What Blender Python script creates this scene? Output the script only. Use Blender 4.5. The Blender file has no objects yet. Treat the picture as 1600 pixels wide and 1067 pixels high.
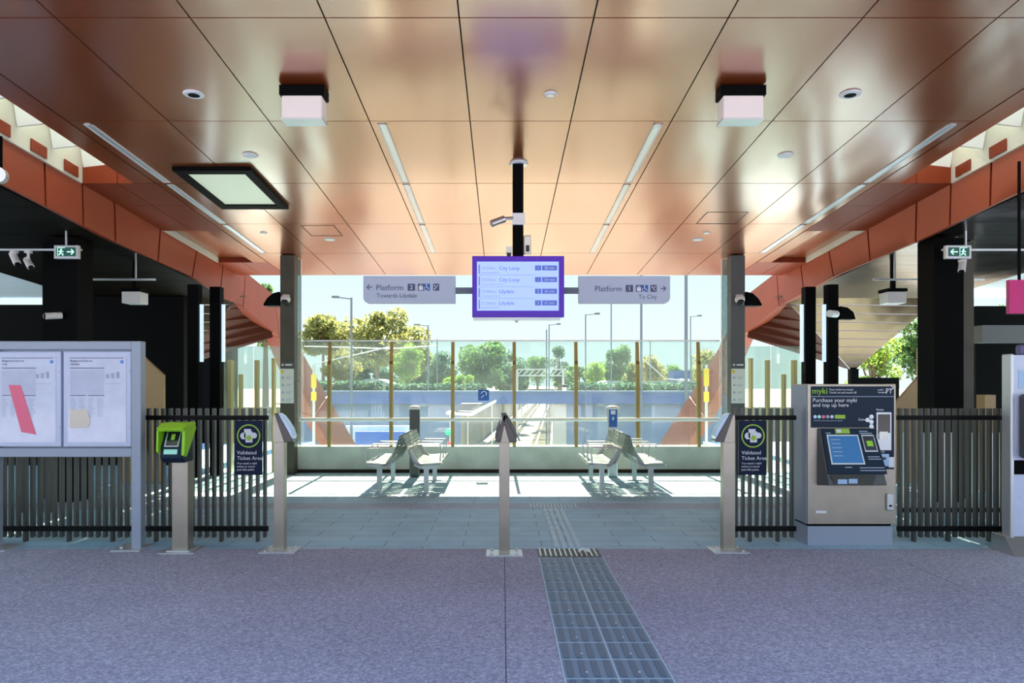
import bpy, bmesh, math, random
from mathutils import Vector, Matrix
R = math.radians
random.seed(7)

# ------------------------------------------------------------------ camera, sky, sun, exposure
SC = bpy.context.scene
COL = SC.collection
cam_d = bpy.data.cameras.new('camera'); cam = bpy.data.objects.new('camera', cam_d); COL.objects.link(cam)
cam.location = (0, 0, 1.6); cam.rotation_euler = (R(90), 0, 0)
F = 1155.0
cam_d.sensor_width = 36; cam_d.lens = F / 1600 * 36
cam_d.shift_x = 15 / 1600; cam_d.shift_y = 66.5 / 1600
cam_d.clip_end = 2000; cam_d.clip_start = .05
SC.camera = cam
SC.view_settings.view_transform = 'Standard'; SC.view_settings.look = 'None'
SC.view_settings.gamma = 1; SC.view_settings.use_curve_mapping = False
SC.view_settings.exposure = 0.48

w = bpy.data.worlds.new('sky'); SC.world = w; w.use_nodes = True
nt = w.node_tree; nt.nodes.clear()
tc = nt.nodes.new('ShaderNodeTexCoord'); sep = nt.nodes.new('ShaderNodeSeparateXYZ')
rmp = nt.nodes.new('ShaderNodeValToRGB'); bg = nt.nodes.new('ShaderNodeBackground'); wo = nt.nodes.new('ShaderNodeOutputWorld')
nt.links.new(tc.outputs['Generated'], sep.inputs[0]); nt.links.new(sep.outputs['Z'], rmp.inputs[0])
nt.links.new(rmp.outputs[0], bg.inputs[0]); nt.links.new(bg.outputs[0], wo.inputs[0])
e = rmp.color_ramp.elements
e[0].position = 0.0; e[0].color = (.56, .66, .64, 1)
e[1].position = 1.0; e[1].color = (.70, .95, 1.6, 1)
for p, c in ((.06, (.56, .68, .67, 1)), (.20, (.46, .61, .65, 1)), (.34, (.42, .58, .68, 1)), (.52, (.75, 1.0, 1.55, 1))):
    n = e.new(p); n.color = c
bg.inputs[1].default_value = 1.15

sun_d = bpy.data.lights.new('sun', 'SUN'); sun = bpy.data.objects.new('sun', sun_d); COL.objects.link(sun)
sun_d.energy = 28.0; sun_d.angle = R(.6); sun_d.color = (1, .84, .62)
SUN_EL, SUN_AZ = 41.4, -0.6      # the sun stands ahead of the camera, beyond the glass
d = Vector((math.sin(R(SUN_AZ)) * math.cos(R(SUN_EL)), math.cos(R(SUN_AZ)) * math.cos(R(SUN_EL)), math.sin(R(SUN_EL))))
sun.rotation_euler = d.to_track_quat('Z', 'Y').to_euler(); sun.location = (0, 40, 40)

# ------------------------------------------------------------------ helpers
XC = .18                                       # centre line of the station hall
def P(x, y, Y): return Vector(((x - 785) * Y / F, Y, 1.6 + (600 - y) * Y / F))   # a measured point at depth Y
def PX(x, Y): return (x - 785) * Y / F
def PZ(y, Y): return 1.6 + (600 - y) * Y / F
def zc(Y): return 4.66 - .0589 * Y             # underside of the sloping main ceiling
def zo(Y): return 4.20 - .0589 * Y             # underside of the outer soffits

M = {}
def mat(name, col, rough=.5, metal=0., emit=None, es=0., spec=.5, bump=None, var=None, coat=0):
    m = bpy.data.materials.new(name); m.use_nodes = True; t = m.node_tree; b = t.nodes['Principled BSDF']
    b.inputs['Base Color'].default_value = (*col, 1); b.inputs['Roughness'].default_value = rough
    b.inputs['Metallic'].default_value = metal; b.inputs['Specular IOR Level'].default_value = spec
    if coat: b.inputs['Coat Weight'].default_value = coat; b.inputs['Coat Roughness'].default_value = .05 if name != 'copper' else .2
    if emit: b.inputs['Emission Color'].default_value = (*emit, 1); b.inputs['Emission Strength'].default_value = es
    co = t.nodes.new('ShaderNodeTexCoord')
    if var:                                    # (scale, amount) soft colour variation of the surface itself
        nz = t.nodes.new('ShaderNodeTexNoise'); nz.inputs['Scale'].default_value = var[0]; nz.inputs['Detail'].default_value = 4
        r = t.nodes.new('ShaderNodeValToRGB'); a = var[1]
        r.color_ramp.elements[0].position = .3; r.color_ramp.elements[1].position = .7
        r.color_ramp.elements[0].color = (*[c * (1 - a) for c in col], 1); r.color_ramp.elements[1].color = (*[min(1, c * (1 + a)) for c in col], 1)
        t.links.new(co.outputs['Object'], nz.inputs['Vector']); t.links.new(nz.outputs[0], r.inputs[0]); t.links.new(r.outputs[0], b.inputs['Base Color'])
    if bump:                                   # (scale, strength, distance)
        nz = t.nodes.new('ShaderNodeTexNoise'); nz.inputs['Scale'].default_value = bump[0]; nz.inputs['Detail'].default_value = 2
        bp = t.nodes.new('ShaderNodeBump'); bp.inputs['Strength'].default_value = bump[1]; bp.inputs['Distance'].default_value = bump[2]
        if len(bump) > 3:
            mp = t.nodes.new('ShaderNodeMapping'); mp.inputs['Scale'].default_value = bump[3]; t.links.new(co.outputs['Object'], mp.inputs['Vector']); t.links.new(mp.outputs[0], nz.inputs['Vector'])
        else: t.links.new(co.outputs['Object'], nz.inputs['Vector'])
        t.links.new(nz.outputs[0], bp.inputs['Height']); t.links.new(bp.outputs[0], b.inputs['Normal'])
    M[name] = m; return m

mat('copper', (.36, .075, .02), .30, .5, coat=1, bump=(1.1, .5, .035, (1.5, .35, 1)))
for n_ in M['copper'].node_tree.nodes:
    if n_.type == 'TEX_NOISE': n_.inputs['Detail'].default_value = .4
    if n_.type == 'BSDF_PRINCIPLED': n_.inputs['Coat IOR'].default_value = 2.1; n_.inputs['Coat Tint'].default_value = (1, .93, .68, 1)
    if n_.type == 'BSDF_PRINCIPLED': M['copper'].node_tree.links.new([q for q in M['copper'].node_tree.nodes if q.type == 'BUMP'][0].outputs[0], n_.inputs['Coat Normal'])
mat('copper_matt', (.24, .036, .010), .45, .15, spec=.25, var=(2, .06))
mat('copper_shaded', (.045, .010, .005), .6, 0., spec=.1)
mat('seam', (.02, .012, .008), .8)
mat('soffit_dark', (.05, .045, .045), .2, .85, bump=(1.1, .5, .03))
mat('soffit_warm', (.22, .13, .08), .25, 1.0, bump=(1.2, .6, .04))
mat('black', (.003, .003, .003), .6, spec=.05)
mat('black_gloss', (.01, .01, .012), .15)
mat('fence_paint', (.065, .062, .057), .35, .3)
mat('soffit_shaded', (.007, .005, .003), .6, spec=.05)
mat('soffit_skylit', (.86, .85, .85), .5, .2, bump=(1, .4, .02))
mat('rail_paint', (.004, .004, .004), .5, spec=.15)
mat('steel', (.62, .60, .57), .34, .85, bump=(3, .1, .005))
mat('steel_brushed', (.46, .40, .33), .36, .8, var=(6, .08))
mat('steel_light', (.66, .68, .70), .35, .6)
mat('perforated', (.25, .28, .26), .32, .6)
mat('brass', (.36, .26, .09), .38, .6)
mat('brass_pale', (.55, .47, .22), .45, .3)
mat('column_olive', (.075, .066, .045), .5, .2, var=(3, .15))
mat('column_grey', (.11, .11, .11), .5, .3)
mat('board_grey', (.36, .40, .50), .4, .1)
mat('poster_frame', (.62, .66, .86), .35)
mat('paper', (.66, .69, .88), .18, coat=.5, var=(8, .05))
mat('print_grey', (.42, .44, .60), .5)
mat('print_dark', (.13, .12, .26), .5)
mat('print_blue', (.12, .30, .78), .5)
mat('pink_print_reflection', (.90, .16, .28), .4)
mat('print_cream', (.80, .70, .60), .4)
mat('white', (.82, .82, .80), .5)
mat('white_plastic', (.78, .74, .70), .35)
mat('lamp_white', (.85, .78, .72), .4, emit=(1, .80, .72), es=.08)
mat('lamp_glow', (.9, .9, .85), .5, emit=(1, .98, .85), es=1.1)
mat('panel_glow', (.6, .65, .5), .5, emit=(.9, 1, .75), es=.22)
mat('emissive_cool', (.8, .9, 1), .5, emit=(.55, .75, 1), es=.6)
mat('notice', (.80, .80, .72), .5)
mat('yellow', (.85, .62, .03), .5)
mat('sign_grey', (.55, .61, .74), .45)
mat('navy', (.006, .014, .05), .5, spec=.2)
mat('navy_machine', (.004, .018, .045), .4, spec=.25)
mat('green_lime', (.36, .75, .02), .4)
mat('green_icon', (.38, .62, .06), .5)
mat('text_white', (.85, .87, .92), .5)
mat('text_pale', (.45, .52, .62), .5)
mat('text_navy', (.08, .10, .20), .5)
mat('screen_blue', (.02, .12, .28), .15, emit=(.005, .07, .20), es=.5)
mat('screen_black', (.01, .014, .02), .12)
mat('screen_teal', (.02, .05, .05), .2, emit=(.02, .10, .09), es=.4)
mat('display_glow', (.3, .4, .8), .25, emit=(.34, .46, 1.0), es=.62)
mat('display_ink', (.08, .12, .4), .4, emit=(.06, .12, .50), es=.5)
mat('display_line', (.2, .22, .6), .4, emit=(.16, .22, .66), es=.6)
mat('purple', (.075, .010, .42), .25, emit=(.08, .01, .42), es=.22)
mat('cover_blue', (.42, .60, .85), .12, coat=.6)
mat('mint', (.40, .75, .62), .4, emit=(.2, .6, .45), es=.2)
mat('sign_blue', (.02, .13, .48), .35)
mat('magenta', (.60, .01, .17), .3)
mat('exit_green', (.01, .05, .04), .3, emit=(.01, .09, .07), es=.4)
mat('exit_white', (.6, .9, .8), .4, emit=(.5, 1, .8), es=.7)
mat('concrete_wall', (.66, .70, .63), .7, var=(1.6, .22))
mat('tan_panel', (.50, .32, .16), .5, .1, var=(1.5, .1))
mat('asphalt', (.10, .10, .11), .9)
mat('ballast', (.17, .155, .125), .9, var=(.6, .3))
mat('rail_steel', (.40, .34, .28), .35, .6)
mat('trench_blue', (.16, .24, .38), .75, var=(.3, .15))
mat('parapet_blue', (.10, .17, .40), .6)
mat('hoarding_blue', (.04, .17, .65), .5)
mat('dirt', (.30, .27, .18), .95, var=(.2, .3))
mat('bark', (.20, .15, .10), .9)
mat('roof_grey', (.40, .43, .45), .7)
mat('wall_cream', (.62, .58, .50), .8)
mat('pole_grey', (.16, .19, .23), .6)
mat('tactile', (.20, .31, .41), .5)
mat('tactile_bar', (.10, .165, .24), .45)
mat('tactile_light', (.55, .72, .80), .45)
mat('grate', (.02, .02, .022), .5)
mat('glow_green', (.0, .35, .18), .4, emit=(.0, .5, .25), es=1.0)
mat('glow_red', (.8, .03, .08), .4, emit=(1, .05, .1), es=.8)
mat('car_blue', (.04, .10, .28), .3); mat('car_white', (.7, .7, .7), .3); mat('tyre', (.02, .02, .02), .8); mat('car_glass', (.03, .05, .07), .1)
for nm, c in (('leaf_olive', (.23, .26, .09)), ('leaf_green', (.11, .22, .07)), ('leaf_bright', (.22, .36, .06)), ('leaf_deep', (.07, .15, .09)), ('leaf_gold', (.26, .25, .07))):
    mm = mat(nm, c, .7, var=(.8, .35)); t_ = mm.node_tree; pb = t_.nodes['Principled BSDF']; tl_ = t_.nodes.new('ShaderNodeBsdfTranslucent'); mx_ = t_.nodes.new('ShaderNodeMixShader')
    mx_.inputs[0].default_value = .5; src = pb.inputs['Base Color'].links[0].from_socket; t_.links.new(src, tl_.inputs[0])
    t_.links.new(pb.outputs[0], mx_.inputs[1]); t_.links.new(tl_.outputs[0], mx_.inputs[2]); t_.links.new(mx_.outputs[0], t_.nodes['Material Output'].inputs[0])

def glass_mat(name, tint, veil, refl):
    m = bpy.data.materials.new(name); m.use_nodes = True; t = m.node_tree; t.nodes.clear()
    out = t.nodes.new('ShaderNodeOutputMaterial'); tr = t.nodes.new('ShaderNodeBsdfTransparent'); gl = t.nodes.new('ShaderNodeBsdfGlossy')
    tl = t.nodes.new('ShaderNodeBsdfDiffuse'); fr = t.nodes.new('ShaderNodeFresnel'); mu = t.nodes.new('ShaderNodeMath'); mu.operation = 'MULTIPLY'
    a = t.nodes.new('ShaderNodeMixShader'); b = t.nodes.new('ShaderNodeMixShader')
    tr.inputs[0].default_value = (*tint, 1); gl.inputs['Roughness'].default_value = .03; tl.inputs[0].default_value = (.75, .85, .85, 1)
    nz = t.nodes.new('ShaderNodeTexNoise'); nz.inputs['Scale'].default_value = 1.8; nz.inputs['Detail'].default_value = 5
    co = t.nodes.new('ShaderNodeTexCoord'); t.links.new(co.outputs['Object'], nz.inputs['Vector'])
    m2 = t.nodes.new('ShaderNodeMath'); m2.operation = 'MULTIPLY'; m2.inputs[1].default_value = veil * 2  # veil: pale reflection haze on the glass, mixed in as diffuse colour
    t.links.new(nz.outputs[0], m2.inputs[0]); t.links.new(m2.outputs[0], a.inputs[0])
    fr.inputs[0].default_value = 1.5; mu.inputs[1].default_value = refl
    t.links.new(fr.outputs[0], mu.inputs[0]); t.links.new(tr.outputs[0], a.inputs[1]); t.links.new(tl.outputs[0], a.inputs[2])
    t.links.new(mu.outputs[0], b.inputs[0]); t.links.new(a.outputs[0], b.inputs[1]); t.links.new(gl.outputs[0], b.inputs[2]); t.links.new(b.outputs[0], out.inputs[0])
    M[name] = m; return m
glass_mat('glass', (.90, .98, .97), .08, 1.1)
glass_mat('glass_clear', (.9, .96, .96), .03, .8)
glass_mat('glass_side', (.78, .88, .86), .12, 1.2)
glass_mat('glass_grey', (.55, .66, .66), .22, 1.3)

def translucent_mat(name, col):
    m = bpy.data.materials.new(name); m.use_nodes = True; t = m.node_tree; t.nodes.clear()
    out = t.nodes.new('ShaderNodeOutputMaterial'); a = t.nodes.new('ShaderNodeBsdfTranslucent'); b = t.nodes.new('ShaderNodeBsdfTransparent'); x = t.nodes.new('ShaderNodeMixShader')
    a.inputs[0].default_value = (*col, 1); b.inputs[0].default_value = (*col, 1); x.inputs[0].default_value = .4
    t.links.new(a.outputs[0], x.inputs[1]); t.links.new(b.outputs[0], x.inputs[2]); t.links.new(x.outputs[0], out.inputs[0]); M[name] = m
translucent_mat('frosted', (.62, .70, .68))

def perforate(name):
    t = M[name].node_tree; pb = t.nodes['Principled BSDF']; out = t.nodes['Material Output']; co = t.nodes.new('ShaderNodeTexCoord')
    v = t.nodes.new('ShaderNodeTexVoronoi'); v.inputs['Scale'].default_value = 55; v.inputs['Randomness'].default_value = 0
    c = t.nodes.new('ShaderNodeMath'); c.operation = 'LESS_THAN'; c.inputs[1].default_value = .40
    tr = t.nodes.new('ShaderNodeBsdfTransparent'); mx = t.nodes.new('ShaderNodeMixShader')
    t.links.new(co.outputs['Object'], v.inputs['Vector']); t.links.new(v.outputs['Distance'], c.inputs[0]); t.links.new(c.outputs[0], mx.inputs[0])
    t.links.new(pb.outputs[0], mx.inputs[1]); t.links.new(tr.outputs[0], mx.inputs[2]); t.links.new(mx.outputs[0], out.inputs[0])
perforate('perforated')
def floor_mats():
    # exposed aggregate concrete
    m = mat('aggregate', (.25, .23, .25), .75); t = m.node_tree; b = t.nodes['Principled BSDF']; co = t.nodes.new('ShaderNodeTexCoord')
    v = t.nodes.new('ShaderNodeTexVoronoi'); v.inputs['Scale'].default_value = 75
    n = t.nodes.new('ShaderNodeTexNoise'); n.inputs['Scale'].default_value = .7; n.inputs['Detail'].default_value = 4
    n2 = t.nodes.new('ShaderNodeTexNoise'); n2.inputs['Scale'].default_value = 26; n2.inputs['Detail'].default_value = 5
    r = t.nodes.new('ShaderNodeValToRGB'); el = r.color_ramp.elements
    el[0].position = .0; el[0].color = (.19, .205, .27, 1); el[1].position = 1; el[1].color = (.80, .84, .97, 1)
    x = el.new(.5); x.color = (.40, .42, .54, 1)
    hs = t.nodes.new('ShaderNodeSeparateColor'); t.links.new(v.outputs['Color'], hs.inputs[0])
    t.links.new(co.outputs['Object'], v.inputs['Vector']); t.links.new(co.outputs['Object'], n.inputs['Vector']); t.links.new(co.outputs['Object'], n2.inputs['Vector'])
    ad = t.nodes.new('ShaderNodeMath'); ad.operation = 'MULTIPLY_ADD'; ad.inputs[1].default_value = .45
    sc = t.nodes.new('ShaderNodeMath'); sc.operation = 'MULTIPLY_ADD'; sc.inputs[1].default_value = .5; sc.inputs[2].default_value = .03
    t.links.new(n2.outputs[0], sc.inputs[0]); t.links.new(hs.outputs[0], ad.inputs[0]); t.links.new(sc.outputs[0], ad.inputs[2]); t.links.new(ad.outputs[0], r.inputs[0])
    mx = t.nodes.new('ShaderNodeMix'); mx.data_type = 'RGBA'; mx.blend_type = 'MULTIPLY'; mx.inputs[0].default_value = .55
    r2 = t.nodes.new('ShaderNodeValToRGB'); r2.color_ramp.elements[0].position = .35; r2.color_ramp.elements[1].position = .65
    r2.color_ramp.elements[0].color = (.74, .74, .78, 1); r2.color_ramp.elements[1].color = (1, 1, 1, 1)
    t.links.new(n.outputs[0], r2.inputs[0]); t.links.new(r.outputs[0], mx.inputs[6]); t.links.new(r2.outputs[0], mx.inputs[7]); t.links.new(mx.outputs[2], b.inputs['Base Color'])
    bp = t.nodes.new('ShaderNodeBump'); bp.inputs['Strength'].default_value = .35; bp.inputs['Distance'].default_value = .004
    t.links.new(v.outputs['Distance'], bp.inputs['Height']); t.links.new(bp.outputs[0], b.inputs['Normal'])
    # stone pavers
    def pav(name, c1, c2, mortar, bw, rh, sz, off=.5):
        m = mat(name, c1, .5); t = m.node_tree; b = t.nodes['Principled BSDF']; co = t.nodes.new('ShaderNodeTexCoord')
        k = t.nodes.new('ShaderNodeTexBrick'); k.inputs['Scale'].default_value = 1; k.inputs['Brick Width'].default_value = bw; k.inputs['Row Height'].default_value = rh
        k.inputs['Mortar Size'].default_value = sz; k.inputs['Color1'].default_value = (*c1, 1); k.inputs['Color2'].default_value = (*c2, 1); k.inputs['Mortar'].default_value = (*mortar, 1)
        k.offset = off; k.inputs['Bias'].default_value = 0
        t.links.new(co.outputs['Object'], k.inputs['Vector'])
        n = t.nodes.new('ShaderNodeTexNoise'); n.inputs['Scale'].default_value = 3; n.inputs['Detail'].default_value = 6; t.links.new(co.outputs['Object'], n.inputs['Vector'])
        r = t.nodes.new('ShaderNodeValToRGB'); r.color_ramp.elements[0].position = .3; r.color_ramp.elements[1].position = .7
        r.color_ramp.elements[0].color = (.82, .82, .84, 1); r.color_ramp.elements[1].color = (1, 1, 1, 1); t.links.new(n.outputs[0], r.inputs[0])
        mx = t.nodes.new('ShaderNodeMix'); mx.data_type = 'RGBA'; mx.blend_type = 'MULTIPLY'; mx.inputs[0].default_value = 1
        t.links.new(k.outputs['Color'], mx.inputs[6]); t.links.new(r.outputs[0], mx.inputs[7]); t.links.new(mx.outputs[2], b.inputs['Base Color'])
    pav('pavers', (.35, .64, .80), (.45, .72, .86), (.16, .32, .42), .78, .26, .006)  # blue of the reflected sky is put into the paver colour
    pav('pavers_brown', (.34, .42, .56), (.40, .48, .60), (.5, .52, .52), .30, .46, .006, 0)
floor_mats()

ORG = {}
def tag(o, label=None, cat=None, group=None, kind=None):
    if label: o['label'] = label
    if cat: o['category'] = cat
    if group: o['group'] = group
    if kind: o['kind'] = kind
    return o
def thing(name, label, cat, loc=(0, 0, 0), group=None):
    o = bpy.data.objects.new(name, None); o.empty_display_size = .1; COL.objects.link(o); o.location = loc
    ORG[o.name] = Vector(loc); return tag(o, label, cat, group)

class MB:
    def __init__(s): s.b = bmesh.new(); s.mi = 0
    def _f(s, vs):
        try: f = s.b.faces.new(vs); f.material_index = s.mi; return f
        except ValueError: return None
    def box(s, x0, x1, y0, y1, z0, z1, mi=None):
        if mi is not None: s.mi = mi
        v = [s.b.verts.new((x, y, z)) for x in (x0, x1) for y in (y0, y1) for z in (z0, z1)]
        for q in ((0, 1, 3, 2), (4, 6, 7, 5), (0, 4, 5, 1), (2, 3, 7, 6), (0, 2, 6, 4), (1, 5, 7, 3)): s._f([v[i] for i in q])
        return s
    def hexa(s, p, mi=None):      # 8 points: bottom 4, top 4
        if mi is not None: s.mi = mi
        v = [s.b.verts.new(q) for q in p]
        for q in ((3, 2, 1, 0), (4, 5, 6, 7), (0, 1, 5, 4), (1, 2, 6, 5), (2, 3, 7, 6), (3, 0, 4, 7)): s._f([v[i] for i in q])
        return s
    def slab(s, x0, x1, y0, y1, zf, th, mi=None):   # slab whose underside follows zf(Y)
        return s.hexa([(x0, y0, zf(y0)), (x1, y0, zf(y0)), (x1, y1, zf(y1)), (x0, y1, zf(y1)),
                       (x0, y0, zf(y0) + th), (x1, y0, zf(y0) + th), (x1, y1, zf(y1) + th), (x0, y1, zf(y1) + th)], mi)
    def prism(s, pts, ax, a, b2, mi=None):          # polygon in the two other axes, extruded along ax from a to b2
        if mi is not None: s.mi = mi
        def mk(p, c):
            if ax == 'x': return (c, p[0], p[1])
            if ax == 'y': return (p[0], c, p[1])
            return (p[0], p[1], c)
        A = [s.b.verts.new(mk(p, a)) for p in pts]; B = [s.b.verts.new(mk(p, b2)) for p in pts]
        s._f(A); s._f(B[::-1]); n = len(pts)
        for i in range(n): s._f([A[i], B[i], B[(i + 1) % n], A[(i + 1) % n]])
        return s
    def tube(s, p0, p1, r, seg=10, r2=None, mi=None):
        if mi is not None: s.mi = mi
        p0, p1 = Vector(p0), Vector(p1); r2 = r if r2 is None else r2
        q = (p1 - p0).to_track_quat('Z', 'Y'); A = []; B = []
        for i in range(seg):
            a = 2 * math.pi * i / seg; o = Vector((math.cos(a), math.sin(a), 0))
            A.append(s.b.verts.new(p0 + q @ (o * r))); B.append(s.b.verts.new(p1 + q @ (o * r2)))
        s._f(A[::-1]); s._f(B)
        for i in range(seg): s._f([A[i], A[(i + 1) % seg], B[(i + 1) % seg], B[i]])
        return s
    def path(s, pts, r, seg=8, mi=None):
        for a, b2 in zip(pts, pts[1:]): s.tube(a, b2, r, seg, mi=mi)
        return s
    def lathe(s, c, prof, seg=20, axis='z', mi=None):   # prof: (r, h)
        if mi is not None: s.mi = mi
        rings = []
        for r, h in prof:
            ring = []
            for i in range(seg):
                a = 2 * math.pi * i / seg; u, v2 = math.cos(a) * r, math.sin(a) * r
                p = (u, v2, h) if axis == 'z' else ((u, h, v2) if axis == 'y' else (h, u, v2))
                ring.append(s.b.verts.new(Vector(c) + Vector(p)))
            rings.append(ring)
        for A, B in zip(rings, rings[1:]):
            for i in range(seg): s._f([A[i], A[(i + 1) % seg], B[(i + 1) % seg], B[i]])
        s._f(rings[0][::-1]); s._f(rings[-1]); return s
    def poly(s, pts, mi=None):
        if mi is not None: s.mi = mi
        s._f([s.b.verts.new(p) for p in pts]); return s
    def build(s, name, mats, parent=None, bevel=0, smooth=False):
        off = ORG.get(parent.name, Vector()) if parent else Vector()
        if parent is None:
            pass
        bmesh.ops.translate(s.b, vec=-off, verts=s.b.verts)
        bmesh.ops.recalc_face_normals(s.b, faces=s.b.faces)
        me = bpy.data.meshes.new(name); s.b.to_mesh(me); s.b.free()
        for mm in (mats if isinstance(mats, (list, tuple)) else [mats]): me.materials.append(M[mm] if isinstance(mm, str) else mm)
        if smooth:
            for f in me.polygons: f.use_smooth = True
        o = bpy.data.objects.new(name, me); COL.objects.link(o)
        if parent: o.parent = parent
        ORG[o.name] = off.copy()
        if bevel:
            bv = o.modifiers.new('bevel', 'BEVEL'); bv.width = bevel; bv.segments = 2; bv.limit_method = 'ANGLE'
        return o
def box(name, m, parent, x0, x1, y0, y1, z0, z1, bevel=0):
    return MB().box(min(x0, x1), max(x0, x1), min(y0, y1), max(y0, y1), min(z0, z1), max(z0, z1)).build(name, m, parent, bevel)

def children(o): return [c for c in bpy.data.objects if c.parent == o]
def copy_tree(o, parent=None):
    c = o.copy(); COL.objects.link(c); c.parent = parent
    ORG[c.name] = ORG.get(o.name, Vector()).copy()
    for ch in children(o): copy_tree(ch, c)
    return c

def text(s, size, loc, m, parent, align='LEFT', name='lettering', rot=(R(90), 0, 0), ext=.0008, xs=1.0):
    cu = bpy.data.curves.new('t', 'FONT'); cu.body = s; cu.size = size; cu.align_x = align; cu.extrude = ext; cu.resolution_u = 2
    cu.space_line = 1.05
    t = bpy.data.objects.new('t', cu); COL.objects.link(t)
    bpy.context.view_layer.update()
    me = bpy.data.meshes.new_from_object(t.evaluated_get(bpy.context.evaluated_depsgraph_get()))
    bpy.data.objects.remove(t); bpy.data.curves.remove(cu)
    mx = Matrix.Translation(Vector(loc)) @ (Matrix.Rotation(rot[2], 4, 'Z') @ Matrix.Rotation(rot[1], 4, 'Y') @ Matrix.Rotation(rot[0], 4, 'X')) @ Matrix.Scale(xs, 4, (1, 0, 0))
    off = ORG.get(parent.name, Vector()) if parent else Vector()
    me.transform(Matrix.Translation(-off) @ mx)
    me.materials.clear(); me.materials.append(M[m])
    o = bpy.data.objects.new(name, me); me.name = name; COL.objects.link(o); o.parent = parent; ORG[o.name] = off.copy()
    return o

def arrow_pts(mb, cx, y, z, L, h, t, right=True):        # thin arrow lying in the plane facing the camera
    s = 1 if right else -1
    mb.box(cx - L / 2, cx + L / 2, y, y + .002, z - t / 2, z + t / 2)
    for q in (1, -1):
        tip = (cx + s * L / 2, z); e2 = (cx + s * (L / 2 - h), z + q * h)
        n = Vector((-(e2[1] - tip[1]), e2[0] - tip[0])).normalized() * t / 2
        mb.prism([(tip[0] + n.x, tip[1] + n.y), (e2[0] + n.x, e2[1] + n.y), (e2[0] - n.x, e2[1] - n.y), (tip[0] - n.x, tip[1] - n.y)], 'y', y, y + .002)

# ------------------------------------------------------------------ setting: floors
EDGE = 7.19
m = MB()
xs = [-26, -10.8, -7.2, -3.6, .02, 3.62, 7.2, 10.8, 26]
for a, b_ in zip(xs, xs[1:]): m.box(a + .003, b_ - .003, -30, EDGE, -.2, 0, 0)
m.box(-26, 26, -30, EDGE, -.22, -.003, 1)
tag(m.build('floor', ['aggregate', 'asphalt']), kind='structure')
m = MB(); m.box(-14, 14, EDGE, 9.48, -.2, 0, 0); m.box(-14, 14, 9.94, 13.6, -.2, 0, 0); m.box(-14, 14, 9.48, 9.94, -.2, 0, 1)
m.box(-14, -5.2, 13.6, 20.5, -.2, 0, 0); m.box(5.56, 14, 13.6, 20.5, -.2, 0, 0); m.box(-5.2, -4.1, 13.6, 18, -.2, 0, 0); m.box(4.46, 5.56, 13.6, 18, -.2, 0, 0)
tag(m.build('floor', ['pavers', 'pavers_brown']), kind='structure')

# ------------------------------------------------------------------ setting: ceilings
SEAMY = [1.83, 3.67, 5.52, 7.38, 9.26, 11.11, 12.97, 14.85]
SX = [XC + k * 1.005 - 4.5225 for k in range(10)]
m = MB(); g = .006
for a, b_ in zip(SX, SX[1:]):
    for c, d_ in zip(SEAMY, SEAMY[1:]): m.slab(a + g, b_ - g, c + g, d_ - g, zc, .02, 0)
m.slab(SX[0], SX[-1], SEAMY[0], SEAMY[-1] - .01, lambda Y: zc(Y) + .02, .25, 1)
tag(m.build('ceiling', ['copper', 'seam']), kind='structure')

for s in (-1, 1):                                   # wing soffits closing the light slots, both sides
    def U(u): return XC + s * u
    def sl(mb, u0, u1, y0, y1, zf, th, mi): mb.slab(min(U(u0), U(u1)), max(U(u0), U(u1)), y0, y1, zf, th, mi)
    m = MB()
    for (y0, y1) in ((9.26, 10.2), (10.21, 11.5), (13.7, 14.85)):
        for (u0, u1) in ((4.53, 5.0), (5.01, 5.46)): sl(m, u0, u1, y0, y1, zc, .25, 0)
    tag(m.build('ceiling', ['copper_matt']), kind='structure')
    # outer soffit
    m = MB(); ys = [1.9 + .62 * k for k in range(22)]; ys[-1] = 14.85
    for c, d_ in zip(ys, ys[1:]):
        sl(m, 5.62, 8.6, c + .004, d_ - .004, zo, .02, 0); sl(m, 8.61, 12.5, c + .004, d_ - .004, zo, .02, 2 if c > 9.2 else 0)  # outermost panels pale: the reflected sky is put into their colour
    sl(m, 5.62, 12.5, 1.9, 14.84, lambda Y: zo(Y) + .02, .25, 1)
    tag(m.build('ceiling', ['soffit_dark' if s > 0 else 'soffit_shaded', 'black', 'soffit_skylit']), kind='structure')  # left soffit blacker than the right, its shade put into the colour

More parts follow.
